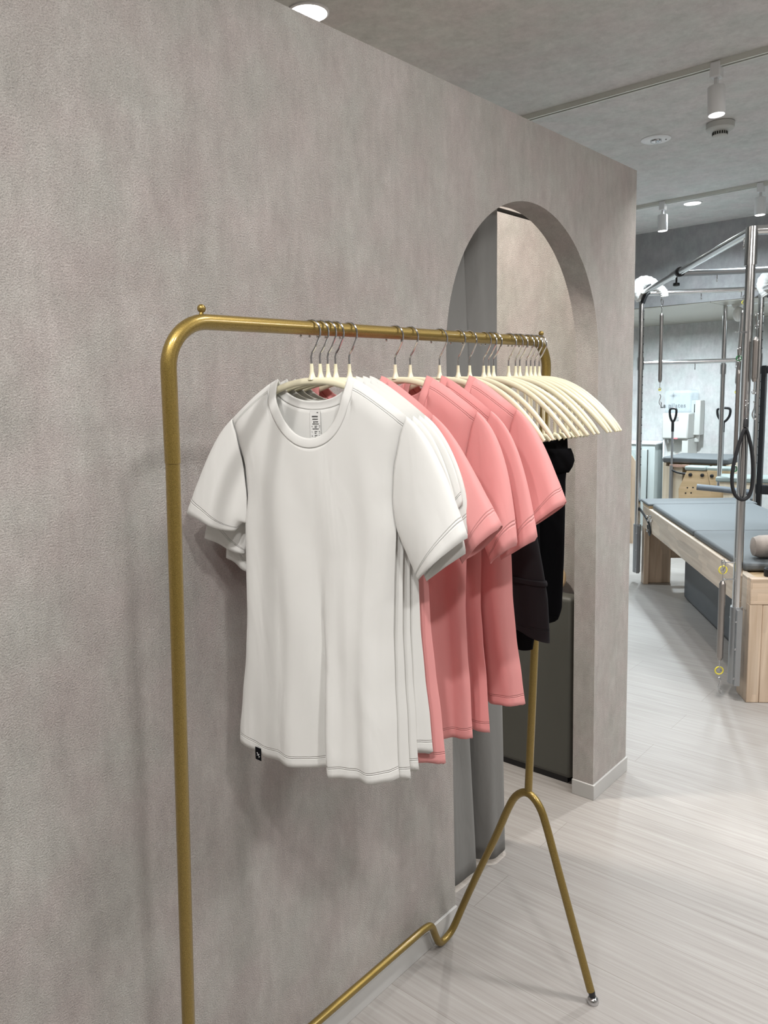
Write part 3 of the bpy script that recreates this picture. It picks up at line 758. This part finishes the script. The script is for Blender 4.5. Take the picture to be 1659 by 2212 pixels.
make_flat('folded_shorts', 1.446, 8, 'black_cloth', 'black garment behind the charcoal leggings, its lower corner hanging lowest', 'shorts',
          lerp_prof([(-0.14, 0.10), (-0.50, 0.112), (-0.60, 0.090)]), -0.146, -0.592, 0.012, 1.5)
make_flat('folded_trousers', 1.536, -1.5, 'black_cloth', 'wide jet black trousers hung last, a folded waistband jutting out at the side', 'trousers',
          lerp_prof([(-0.13, 0.132), (-0.19, 0.134), (-0.215, 0.128), (-0.23, 0.126), (-0.40, 0.124), (-0.52, 0.120), (-0.545, 0.112), (-0.56, 0.10)]), -0.138, -0.556, 0.012, 2.6, (-0.160, -0.212, 0.008))

# ================================================================== INSIDE THE ARCH
cur = empty('curtain', (-0.12, 1.86, 0), 0, 'grey fabric curtain gathered at the left inside the arched opening', 'curtain')
cs = [(1.56, -0.12), (1.62, -0.150), (1.69, -0.102), (1.75, -0.108), (1.82, -0.094), (1.89, -0.080), (1.935, -0.084), (1.958, -0.125), (1.950, -0.160), (1.955, -0.185),
      (1.972, -0.150), (1.985, -0.100), (2.020, -0.070), (2.065, -0.064), (2.105, -0.082), (2.128, -0.112), (2.132, -0.150), (2.118, -0.178), (2.135, -0.205)]
cs = smooth_path([(a, b, 0) for a, b in cs], 3); n = len(cs)-1
mb = MB(); rows = 44; hh = []
for i in range(n+1):
    q = i/n
    for r in range(rows+1):
        z = 0.020+2.095*r/rows; zr = r/rows
        y, x = cs[i][0], cs[i][1]
        k = 1.0-0.50*zr; x = -0.128+(x+0.128)*k+0.006*math.sin(z*3.1+q*9)
        y += 0.006*math.sin(z*4.0+q*5)+0.010*zr*q-0.030*math.sin(PI*min(1, zr*1.3))*0.3*q
        x += 0.0035*math.sin(q*60+z*3)
        if y < YA+0.02: x = min(x, -0.098)
        mb.v.append((x+0.12, y-1.86, z)); hh.append(z)
for i in range(n):
    for r in range(rows): mb.f.append((i*(rows+1)+r, (i+1)*(rows+1)+r, (i+1)*(rows+1)+r+1, i*(rows+1)+r+1))
mb.h = hh; mb.build('curtain_panel', 'curtain', cur, angle=80, solid=0.0015)
MB().tube([(-0.015, -0.40, 2.128), (-0.015, 0.86, 2.128)], 0.006, 12).build('curtain_rail', 'dark', cur)

def slab(x0, x1, y0, y1, z0, z1): return MB().box(x0, x1, y0, y1, z0, z1)
bx = empty('padded_box', (-0.5, 2.69, 0), 0, 'tall dark grey padded box standing inside the arched opening', 'padded box')
slab(-0.40, 0.385, -0.040, 0.042, 0.022, 0.768).build('upholstery', 'vinyl_box', bx, bevel=0.018, seg=4)
slab(-0.38, 0.365, -0.030, 0.038, 0.0, 0.024).build('plinth', 'black', bx, smooth=False)
mr = empty('table_mirror', (-0.242, 2.710, 0.768), 0, 'small tan-rimmed rounded object standing on the dark padded box, mostly hidden by black trousers', 'mirror')
rim = [(0.062*math.cos(2*PI*i/40), 0, 0.060+0.058*math.sin(2*PI*i/40)) for i in range(40)]
MB().tube(rim, 0.006, 10, closed=True).build('rim', 'ply', mr)
MB().lathe([(0.056, -0.004), (0.056, 0.004)], (0, 0, 0.060), (0, 1, 0), 32).build('disc', 'pale_wood', mr)

# ================================================================== EXERCISE TABLE (steel frame over a padded wooden bed)
TA = Vector((0.178, 3.913, 0)); TR = math.atan2(0.562, 0.827)
NV = Vector((math.cos(TR), math.sin(TR), 0)); SV = Vector((-math.sin(TR), math.cos(TR), 0))
def TW(n, s, z): return TA+NV*n+SV*s+Vector((0, 0, z))
tab = empty('trapeze_table', tuple(TA), TR, 'exercise table with wooden bed, grey pads and tall polished steel tube frame', 'exercise table')
W = 0.78; LN = 2.44
def tb(name, m, x0, x1, y0, y1, z0, z1, bev=0.004, par=None):
    return MB().box(x0, x1, y0, y1, z0, z1).build(name, m, par or tab, bevel=bev)
tb('side_rail', 'wood_y', -0.002, 0.038, 0.045, LN, 0.455, 0.628)
tb('side_rail', 'wood_y', W-0.038, W+0.002, 0.045, LN, 0.455, 0.628)
tb('end_board', 'wood_x', 0.0, W, 0.0, 0.042, 0.50, 0.630)
tb('end_board', 'wood_x', 0.0, W, LN-0.005, LN+0.037, 0.455, 0.628)
tb('leg', 'wood_z', 0.0, 0.060, 0.002, 0.150, 0.0, 0.50); tb('leg', 'wood_z', 0.0605, W-0.25, 0.002, 0.045, 0.0, 0.498)
tb('leg', 'wood_z', W-0.065, W, 0.002, 0.150, 0.0, 0.50)
tb('leg', 'wood_z', -0.004, 0.036, LN-0.055, LN+0.037, 0.0, 0.456); tb('leg', 'wood_z', 0.037, 0.215, LN-0.005, LN+0.036, 0.0, 0.456)
tb('leg', 'wood_z', W-0.060, W, LN-0.12, LN+0.037, 0.0, 0.456)
tb('stretcher', 'wood_x', 0.216, W-0.062, LN+0.004, LN+0.034, 0.20, 0.275)
tb('bed_board', 'ply', 0.040, W-0.040, 0.05, LN-0.01, 0.600, 0.620, 0.0)
tb('mattress_pad', 'vinyl', 0.020, W-0.02, 1.105, 2.235, 0.628, 0.668, 0.014)
tb('mattress_pad', 'vinyl', 0.020, W-0.02, 0.165, 1.095, 0.628, 0.668, 0.014)
tb('headrest_pad', 'vinyl', -0.01, W+0.01, 2.25, LN+0.10, 0.648, 0.668, 0.008)
tb('board_edge', 'ply', 0.00, W, 2.26, LN+0.05, 0.629, 0.648, 0.001)
fr = [(-0.045, 0.055), (W+0.045, 0.055), (-0.045, LN+0.02), (W+0.045, LN+0.02)]
TZ = 2.262
for (x, y) in fr:
    po = MB().tube([(x, y, 0.12), (x, y, TZ)], 0.0215, 20).build('upright_post', 'steel', tab)
    s = 1 if x > 0.3 else -1
    sl = MB(); sl.tube([(x, y, 0.085), (x, y, 0.475)], 0.029, 20); sl.box(x-0.012-(0 if s < 0 else -0.0), x+0.012, y-0.055, y+0.055, 0.085, 0.470)
    sv = sl.build('socket_bracket', 'dull_steel', tab, bevel=0.0)
    for z in (0.12, 0.27, 0.41):
        for dy in (-0.044, 0.044): MB().ball((x+s*0.012, y+dy, z), 0.006, 6).build('screw', 'chrome', sv)
    cz = 1.73 if y > 1 else 1.56
    if y > 1:
        MB().tube([(x, y, cz-0.045), (x, y, cz+0.05)], 0.027, 20).build('clamp', 'steel', tab)
    for k in range(22):
        z = 0.95+k*0.062
        if y > 1 and z < TZ-0.08 and abs(z-cz) > 0.07: MB().ball((x+0.014, y-0.0163, z), 0.0045, 5).build('peg_hole', 'black', po)
MB().tube([(-0.045, 0.055, TZ-0.005), (W+0.045, 0.055, TZ-0.005)], 0.0215, 20).build('top_tube', 'steel', tab)
MB().tube([(-0.045, LN+0.02, TZ-0.005), (W+0.045, LN+0.02, TZ-0.005)], 0.0190, 20).build('top_tube', 'steel', tab)
for x in (-0.045, W+0.045):
    MB().tube([(x, 0.055, TZ-0.005), (x, LN+0.02, TZ-0.005)], 0.0205, 20).build('top_tube', 'steel', tab)
    MB().tube([(x, 0.055, TZ-0.16), (x, 0.055, TZ+0.010)], 0.0275, 20).build('corner_sleeve', 'steel', tab)
    MB().tube([(x, 1.33, TZ-0.005), (x, 1.50, TZ-0.005)], 0.0260, 20).build('slider_sleeve', 'steel', tab)
    MB().tube([(x, 1.325, TZ-0.005), (x, 1.352, TZ-0.005)], 0.0295, 20).build('black_ring', 'black', tab)
    kn = MB(); kn.lathe([(0.006, 0), (0.006, -0.03), (0.020, -0.034), (0.021, -0.050), (0.012, -0.053)], (x, 1.42, TZ-0.028)); kn.build('clamp_knob', 'black', tab)
MB().tube([(-0.03, 1.42, TZ-0.005), (W+0.03, 1.42, TZ-0.005)], 0.0185, 20).build('crossbar', 'dull_steel', tab)
MB().tube([(-0.03, LN+0.02, 1.735), (W+0.03, LN+0.02, 1.735)], 0.0165, 20).build('crossbar', 'steel', tab)
def eyebolt(par, x, y, z, d=(0, 0, -1)):
    mb = MB(); D = Vector(d); c = Vector((x, y, z))+D*0.030
    mb.tube([Vector((x, y, z))-D*0.03, Vector((x, y, z))+D*0.018], 0.0035, 8); mb.ball(tuple(Vector((x, y, z))-D*0.032), 0.006, 6)
    e1 = Vector((0, 1, 0)); e2 = D
    mb.tube([c+0.010*(math.cos(a)*e2+math.sin(a)*e1) for a in [2*PI*i/16 for i in range(16)]], 0.0022, 8, closed=True)
    mb.build('eyebolt', 'chrome', par)
for x in (0.10, 0.39, 0.68):
    eyebolt(tab, x, LN+0.02, TZ-0.026)
for x in (0.20, 0.60): eyebolt(tab, x, 1.42, TZ-0.026)
for x in (0.10, 0.36, 0.66): eyebolt(tab, x, LN+0.02, 1.715)
eyebolt(tab, -0.045, 0.16, TZ-0.028); eyebolt(tab, 0.12, 0.055, TZ-0.03); eyebolt(tab, -0.085, 0.05, 0.70, (-1, 0, 0)); eyebolt(tab, -0.078, 0.05, 0.615, (-1, 0, 0))
eyebolt(tab, -0.075, 0.03, 1.80, (-1, -0.4, 0))
# bracket strap of the far corner
mb = MB(); mb.tube(smooth_path([(-0.030, LN+0.02, 0.60), (-0.03, 2.25, 0.575), (-0.012, 2.17, 0.52), (-0.012, 2.14, 0.45), (-0.012, 2.19, 0.44), (-0.012, 2.24, 0.50)], 3), 0.014, 10, flat=0.4)
mb.build('corner_bracket', 'black', tab)
for y, z in ((2.22, 0.575), (2.17, 0.555), (2.11, 0.59), (2.08, 0.565), (2.19, 0.47)): MB().ball((-0.020, y, z), 0.012, 8).build('bracket_bolt', 'chrome', tab)

# things hung on the frame -------------------------------------------------
def spring(x, y, z_top, z_bot, r, label, cap='chrome', ring=None, clip_bot=True, tilt=0.0):
    o = empty('pilates_spring', tuple(TW(x, y, z_top)), TR, label, 'spring', 'long steel springs on the frame')
    H = z_top-z_bot; a = 0.06; mb = MB(); P = []; turns = int((H-0.12)/0.0085)
    # wound body as a ribbed tube
    n = turns*2; R = []
    for i in range(n+1):
        z = -0.07-(H-0.14)*i/n; P.append((tilt*z, 0, z)); e = min(1, min(i, n-i)/4.0)
        R.append((r*(0.55+0.45*e))*(1.0 if i % 2 else 0.93))
    mb.tube(P, R, 14); mb.build('coil', 'spring', o)
    for s, zc in (('top', -0.045), ('bot', -(H-0.045))):
        q = MB(); q.tube([(tilt*zc, 0, zc-0.03), (tilt*zc, 0, zc+0.03)], 0.0022, 8)
        q.tube([(tilt*zc+0.009*math.cos(b), 0, zc+(0.022 if s == 'top' else -0.022)+0.009*math.sin(b)) for b in [2*PI*i/14 for i in range(14)]], 0.0020, 8, closed=True)
        q.build('end_hook', 'chrome', o)
        if ring and s in ring[1]:
            q = MB(); q.tube([(tilt*zc+ring[2]*math.cos(b), 0.002, zc+(0.030 if s == 'top' else -0.030)+ring[2]*math.sin(b)) for b in [2*PI*i/18 for i in range(18)]], 0.0034, 8, closed=True)
            q.build('coloured_ring', ring[0], o)
    if clip_bot:
        q = MB(); zc = -(H-0.02)-0.075
        q.tube(smooth_path([(tilt*zc+0.0, 0, zc+0.035), (tilt*zc+0.010, 0, zc+0.02), (tilt*zc+0.004, 0, zc), (tilt*zc-0.006, 0, zc-0.03), (tilt*zc+0.010, 0, zc-0.055), (tilt*zc+0.018, 0, zc-0.035), (tilt*zc+0.006, 0, zc-0.022)], 3), 0.0028, 8)
        q.build('snap_hook', 'chrome', o)
    q = MB(); q.tube(smooth_path([(0, 0, -0.02), (0.010, 0, 0.0), (0.008, 0, 0.030), (-0.004, 0, 0.040), (-0.009, 0, 0.022), (0, 0, -0.012)], 3), 0.0026, 8); q.build('snap_hook', 'chrome', o)
    return o
spring(0.10, LN+0.005, 2.175, 1.515, 0.0150, 'thin spring hanging alone left of the drinking water unit, from the far top bar', ring=('yellow', ('bot',), 0.008))
spring(0.695, LN+0.005, 2.175, 1.480, 0.0175, 'spring hanging just left of the tall near steel post, bronze tinted', ring=('yellow', ('top', 'bot'), 0.012), tilt=0.04)
spring(-0.020, 0.015, 1.845, 1.500, 0.0150, 'thick spring hanging along the right side of the near steel post', ring=None)
spring(-0.120, 0.040, 0.680, 0.135, 0.0165, 'low spring with yellow rings hung beside the near table leg', ring=('yellow', ('top', 'bot'), 0.019))
spring(-0.040, 0.18, 1.70, 1.13, 0.0100, 'slim spring half hidden behind the near steel post, with a green ring', ring=('green', ('top', 'bot'), 0.012), clip_bot=False)
# fleece sling loops on the far posts
def fleece(x, y, label):
    o = empty('fleece_loop', tuple(TW(x, y, 2.26)), TR, label, 'fleece loop', 'white fleece loops on the far posts')
    P = smooth_path([(-0.005, -0.02, -0.055), (-0.032, -0.01, 0.0), (-0.028, 0.0, 0.055), (0.012, 0.0, 0.088), (0.068, 0.0, 0.078), (0.125, 0.01, 0.040), (0.165, 0.0, 0.010), (0.172, 0.0, -0.035)], 3)
    R = []
    m = len(P)
    for i in range(m):
        q = i/(m-1); R.append((0.030+0.016*math.sin(PI*min(1, q*1.3)))*(1+0.05*math.sin(i*1.7)))
    MB().tube(P, R, 20, flat=0.9).build('fleece_cover', 'fleece', o, angle=80)
    Q = smooth_path([(0.0, -0.055, -0.08), (0.020, -0.06, -0.02), (0.050, -0.055, 0.005), (0.040, -0.05, 0.035), (0.065, -0.05, 0.045)], 2)
    MB().tube(Q, 0.018, 10, flat=0.35).build('strap', 'strap', o)
fleece(-0.055, LN+0.005, 'white fleece lined loop on the left far frame corner')
fleece(W+0.075, LN+0.005, 'white fleece lined loop on the right far frame corner, cut by the picture edge')
# hand strap
o = empty('hand_strap', tuple(TW(-0.052, 0.012, 1.40)), TR, 'black teardrop hand strap hanging in front of the near steel post', 'hand strap')
loop = smooth_path([(0.0, 0, -0.04), (-0.015, 0, -0.075), (-0.040, 0, -0.17), (-0.056, 0, -0.28), (-0.040, 0, -0.365), (0.004, 0, -0.392), (0.038, 0, -0.36), (0.044, 0, -0.27), (0.036, 0, -0.16), (0.014, 0, -0.075)], 3, True)
MB().tube(loop, 0.0085, 10, closed=True, flat=1.3).build('loop', 'strap', o)
MB().tube([(0, 0, -0.04), (0, 0, -0.005), (0.002, 0, 0.0)], [0.012, 0.010, 0.006], 12).build('grip_end', 'strap', o)
q = MB(); q.tube(smooth_path([(0, 0, -0.01), (0.010, 0, 0.02), (0.006, 0, 0.06), (-0.006, 0, 0.065), (-0.006, 0, 0.02)], 3, True), 0.0028, 8, closed=True)
q.tube([(0.002+0.008*math.cos(b), 0, 0.078+0.010*math.sin(b)) for b in [2*PI*i/14 for i in range(14)]], 0.0022, 8, closed=True); q.build('snap_hook', 'chrome', o)
# black padded frame behind
o = empty('push_bar_frame', (-0.50, 6.475, 0), 0, 'black square tube frame standing behind the near steel post at the right edge', 'black frame')
MB().box(-0.022, 0.022, -0.022, 0.022, 0.0, 1.69).build('upright', 'black', o, bevel=0.004)
MB().box(0.86, 0.904, -0.022, 0.022, 0.0, 1.69).build('upright', 'black', o, bevel=0.004)
MB().box(0.022, 0.86, -0.020, 0.020, 1.63, 1.685).build('top_bar', 'black', o, bevel=0.004)
MB().box(0.022, 0.86, -0.024, 0.024, 0.70, 0.775).build('lower_bar', 'black', o, bevel=0.008)
# accessories on the bed
o = empty('shoulder_rest', tuple(TW(0.235, 0.095, 0.630)), TR, 'upright blue-grey padded rest at the near end of the bed', 'shoulder rest')
MB().box(-0.115, 0.06, 0.0, 0.055, 0.045, 0.215).build('pad', 'vinyl_blue', o, bevel=0.022, seg=4)
MB().box(-0.075, 0.1, -0.03, 0.0, -0.002, 0.26).build('mount_plate', 'black', o, bevel=0.004)
o = tag(MB().lathe([(0.020, -0.11), (0.048, -0.10), (0.058, -0.07), (0.060, 0), (0.058, 0.08), (0.03, 0.10)], (0, 0, 0.06), (1, 0, 0)).build('bolster_roll', 'roll', None, loc=(0, 0, 0)), 'beige knitted roll lying on the grey pad beside the blue-grey rest', 'roll')
o.location = TW(0.205, 0.300, 0.668); o.rotation_euler = (0, 0, TR)
o = empty('black_knob_block', tuple(TW(0.115, 0.06, 0.630)), TR, 'black round knob block with a cord on the near end board', 'knob')
MB().lathe([(0.036, 0), (0.036, 0.035), (0.030, 0.042)], (0, 0, 0)).build('knob_body', 'black', o)
MB().tube(smooth_path([(0.03, -0.01, 0.02), (0.035, -0.05, 0.035), (0.045, -0.08, 0.01), (0.055, -0.09, -0.06)], 3), 0.0075, 10).build('cord', 'strap', o)
MB().tube([(0.036+0.012*math.cos(b), -0.052, 0.030+0.012*math.sin(b)) for b in [2*PI*i/14 for i in range(14)]], 0.003, 8, closed=True).build('ring', 'chrome', o)
# grey block under the bed
o = tag(MB().box(0.20, 0.68, 0.75, 1.98, 0.0, 0.40).build('under_bed_block', 'vinyl_dark', None, bevel=0.03, seg=4), 'dark slate padded block lying on the floor under the exercise table', 'padded block')
o.location = TA; o.rotation_euler = (0, 0, TR)

# ================================================================== FAR END OF THE GYM
# combo chair with two handles
ch = empty('exercise_chair', (-1.30, 7.46, 0), 0, 'wooden exercise chair with grey seat and two black D-shaped handles on poles', 'exercise chair')
MB().box(-0.29, 0.32, -0.16, 0.34, 0.835, 0.890).build('seat', 'vinyl', ch, bevel=0.015)
for x in (-0.285, 0.290): MB().box(x, x+0.028, -0.15, 0.33, 0.0, 0.835).build('side_panel', 'pale_wood', ch, bevel=0.004)
MB().box(-0.257, 0.290, 0.28, 0.31, 0.0, 0.835).build('back_panel', 'pale_wood', ch)
MB().box(-0.285, -0.10, -0.152, -0.125, 0.0, 0.80).build('front_panel', 'pale_wood', ch, bevel=0.003)
MB().box(-0.21, -0.03, -0.185, -0.150, 0.800, 0.822).build('foot_rail', 'copper', ch)
for i, (x, dx) in enumerate(((-0.193, 0.0), (0.262, 0.028))):
    MB().tube([(x-0.002, -0.175, 0.30), (x, -0.175, 0.815)], 0.018, 12).build('pole_socket', 'dull_steel', ch)
    hd = MB().tube([(x, -0.175, 0.80), (x, -0.175, 1.16)], 0.0105, 12).build('handle_pole', 'dull_steel', ch)
    wdt = 0.032 if i == 0 else 0.058
    mb = MB(); mb.tube([(x, -0.175, 1.13), (x, -0.175, 1.23)], 0.013, 10)
    mb.tube(smooth_path([(x, -0.175, 1.21), (x-wdt*0.8, -0.175, 1.26), (x-wdt, -0.175, 1.31), (x-wdt*0.9, -0.175, 1.345), (x+wdt*0.9, -0.175, 1.345), (x+wdt, -0.175, 1.31), (x+wdt*0.8, -0.175, 1.26)], 2, True), 0.011, 10, closed=True)
    mb.build('d_grip', 'black', hd)
MB().tube(smooth_path([(-0.19, -0.18, 0.77), (-0.12, -0.20, 0.745), (-0.02, -0.19, 0.74)], 2), 0.010, 10).build('spring_arm', 'black', ch)
# two tilted plywood boards with pads in front
for k, (x, lb) in enumerate(((-1.225, 'plywood board with four dots and a grey pad on top, left of the pair'), (-1.030, 'plywood board with a grey pad on top, right of the pair'))):
    o = empty('padded_board', (x, 7.10, 0), 0, lb, 'padded board', 'plywood boards leaning by the chair')
    hexa = [(-0.100, 0.30), (0.09, 0.30), (0.165, 0.60), (0.125, 0.79), (-0.055, 0.79), (-0.125, 0.62), (-0.118, 0.45)] if k == 0 else [(-0.100, 0.30), (0.08, 0.30), (0.10, 0.66), (0.165, 0.80), (-0.065, 0.80), (-0.02, 0.62)]
    MB().prism(hexa, 1, -0.010-0.02*k, 0.012-0.02*k).build('board', 'ply', o, smooth=False)
    MB().box(-0.075, 0.115 if k == 0 else 0.145, -0.02, 0.12, 0.795, 0.832).build('pad', 'vinyl_green', o, bevel=0.012)
    for xx in (-0.02, 0.085): MB().lathe([(0.016, 0), (0.016, 0.012), (0.010, 0.016)], (xx, -0.012-0.02*k, 0.755), (0, -1, 0), 14).build('black_knob', 'black', o)
    if k == 0:
        for xx, zz in ((-0.045, 0.635), (0.005, 0.640), (-0.060, 0.585), (-0.010, 0.590)): MB().lathe([(0.007, 0), (0.007, 0.003)], (xx, -0.0105, zz), (0, -1, 0), 10).build('dot_hole', 'dark', o)
    MB().box(-0.09, 0.08, -0.01-0.02*k, 0.16, 0.0, 0.30).build('foot_block', 'ply', o, bevel=0.003)
# second table with tower frame
t2 = empty('reformer_bed', (-0.925, 6.78, 0), math.radians(8), 'far padded bed with green-grey top, blue-grey bar and its own steel frame', 'exercise table')
MB().box(0.0, 1.9, -0.02, 0.26, 0.742, 0.785).build('mattress_pad', 'vinyl_green', t2, bevel=0.012)
MB().box(0.03, 1.9, 0.0, 0.24, 0.655, 0.741).build('bed_frame', 'pale_wood', t2, bevel=0.004)
for x, y in ((0.06, 0.02), (1.75, 0.02), (0.06, 0.17), (1.75, 0.17)): MB().box(x, x+0.08, y, y+0.06, 0, 0.655).build('leg', 'pale_wood', t2, bevel=0.004)
MB().tube(smooth_path([(-0.11, -0.20, 0.715), (0.05, -0.19, 0.705), (0.34, -0.185, 0.680)], 2), 0.026, 14).build('padded_bar', 'vinyl_blue', t2)
MB().tube([(0.32, -0.185, 0.68), (0.38, 0.0, 0.69)], 0.015, 12).build('bar_arm', 'black', t2)
px_, py_ = 0.022, 0.05
for xx in (px_, 1.80):
    MB().tube([(xx, 0.03, 0.70), (xx, 0.03, 2.215)], 0.019, 16).build('upright_post', 'steel', t2)
    MB().tube([(xx, 0.03, 1.64), (xx, 0.03, 1.72)], 0.025, 16).build('clamp', 'steel', t2)
MB().tube([(px_, 0.03, 2.205), (1.8, 0.03, 2.205)], 0.019, 16).build('top_tube', 'steel', t2)
o = empty('fleece_loop', (-0.83, 6.82, 2.17), 0, 'white fleece loop with black strap on the farther steel frame', 'fleece loop', 'white fleece loops on the far frame')
MB().tube(smooth_path([(-0.02, 0, 0.015), (0.04, 0, 0.05), (0.12, 0, 0.06), (0.2, 0, 0.05)], 2), 0.030, 14, flat=0.8).build('fleece_cover', 'fleece', o)
MB().ball((0.03, -0.02, -0.055), 0.060, 12, 0.7, 0.6, 1.0).build('fleece_pad', 'fleece', o)
MB().box(0.065, 0.13, -0.06, -0.02, -0.13, -0.03).build('strap', 'strap', o, bevel=0.01)

# water server on the far wall
ws = empty('water_server', (-1.795, 8.30, 0), 0, 'white drinking water server with a clear tank on top against the far wall', 'water server')
MB().box(-0.132, 0.132, -0.13, 0.14, 0.0, 0.79).build('lower_body', 'white_body', ws, bevel=0.01)
MB().box(-0.132, 0.132, -0.04, 0.14, 0.79, 1.00).build('dispensing_recess', 'white_body', ws, bevel=0.004)
MB().box(-0.132, -0.115, -0.13, -0.04, 0.79, 1.00).build('recess_side', 'white', ws)
MB().box(0.070, 0.132, -0.13, -0.04, 0.79, 1.00).build('recess_side', 'white_body', ws)
MB().box(-0.140, 0.134, -0.15, 0.14, 1.00, 1.270).build('upper_body', 'white_body', ws, bevel=0.015)
MB().box(-0.134, 0.146, -0.12, 0.12, 1.272, 1.505).build('water_tank', 'tank', ws, bevel=0.03, seg=4)
for x in (-0.085, -0.030): MB().lathe([(0.012, 0), (0.014, 0.03), (0.008, 0.05)], (x, -0.10, 1.0), (0, 0, -1), 12).build('tap', 'chrome', ws)
MB().box(-0.012, 0.030, -0.153, -0.149, 1.0, 1.012).build('red_print', 'red', ws); MB().box(0.020, 0.045, -0.135, -0.129, 0.81, 0.845).build('red_print', 'red', ws)
q = MB(); q.box(0.0, 0.034, -0.153, -0.150, 1.190, 1.194); q.box(0.0, 0.034, -0.153, -0.150, 1.222, 1.226); q.box(0.0, 0.004, -0.153, -0.150, 1.190, 1.226); q.box(0.030, 0.034, -0.153, -0.150, 1.190, 1.226); q.box(0.008, 0.026, -0.153, -0.150, 1.204, 1.212); q.build('printed_panel', 'mist', ws, smooth=False)
cd = empty('cup_dispenser', (-1.650, 8.39, 1.03), 0, 'narrow white paper cup dispenser on the wall right of the water server', 'cup dispenser')
MB().box(-0.045, 0.050, -0.07, 0.058, 0.0, 0.365).build('housing', 'white_body', cd, bevel=0.008)
MB().box(-0.013, -0.005, -0.073, -0.068, 0.24, 0.325).build('window_slot', 'dark', cd); MB().box(-0.011, -0.008, -0.072, -0.068, 0.03, 0.24).build('seam', 'mist', cd)
MB().lathe([(0.026, 0.0), (0.034, 0.075)], (0, -0.01, -0.070)).build('paper_cup', 'white_body', cd)
# wall lettering
def text_mesh(body, size, name, m):
    cu = bpy.data.curves.new(name, 'FONT'); cu.body = body; cu.size = size; cu.extrude = 0.001; cu.offset = 0.0012; cu.space_character = 1.16
    to = bpy.data.objects.new(name, cu); COL.objects.link(to); bpy.context.view_layer.update()
    me = bpy.data.meshes.new_from_object(to.evaluated_get(bpy.context.evaluated_depsgraph_get()))
    bpy.data.objects.remove(to); me.materials.clear(); me.materials.append(M[m])
    o = bpy.data.objects.new(name, me); COL.objects.link(o); return o
sg = empty('wall_lettering', (-2.072, 8.447, 1.335), 0, 'dark wall lettering reading La pilates under an eight-pointed star', 'wall sign')
tx = text_mesh('La pilates', 0.064, 'lettering', 'ink'); tx.parent = sg; tx.rotation_euler = (PI/2, 0, 0); tx.location = (0, 0, -0.017)
wd = max(v.co.x for v in tx.data.vertices); tx.scale = (0.274/wd, 1, 1)
st = MB()
for k in range(8):
    a = PI/4*k; l = 0.046 if k % 2 == 0 else 0.028
    c = Vector((0.140, -0.001, 0.108)); d = Vector((math.cos(a), 0, math.sin(a))); nn = Vector((-d.z, 0, d.x))
    st.add([c-nn*0.0034, c+d*l, c+nn*0.0034], [(0, 1, 2)])
st.build('star', 'ink', sg, smooth=False, solid=0.001)
# cabinet
cb = empty('cabinet', (-2.14, 8.25, 0), 0, 'white framed low cabinet with a single pale door at the left of the gym', 'cabinet')
MB().box(-0.46, 0.155, -0.15, 0.195, 0.0, 0.940).build('carcass', 'cab', cb, bevel=0.004)
MB().box(-0.46, 0.175, -0.165, 0.195, 0.941, 0.958).build('worktop', 'white', cb, bevel=0.003)
MB().box(-0.44, 0.075, -0.172, -0.152, 0.06, 0.885).build('door', 'cab', cb, bevel=0.003)
MB().box(0.078, 0.086, -0.153, -0.1505, 0.06, 0.885).build('door_gap', 'dark', cb)
# arched barrel far left
lb = empty('ladder_barrel', (-2.10, 7.35, 0), math.radians(20), 'grey padded barrel with a wooden side, just visible past the partition end', 'barrel')
arc = [(-0.24, 0.55)]+[(0.24*-math.cos(PI*i/20), 0.66+0.30*math.sin(PI*i/20)) for i in range(21)]+[(0.24, 0.55)]
MB().prism(arc, 1, 0.0, 0.40).build('padded_top', 'vinyl_green', lb, angle=35)
MB().prism([(-0.25, 0.0), (-0.25, 0.66)]+[(0.25*-math.cos(PI*i/20), 0.66+0.31*math.sin(PI*i/20)) for i in range(21)]+[(0.25, 0.66), (0.25, 0.0)], 1, -0.025, -0.001).build('side_board', 'wood_z', lb, angle=35)
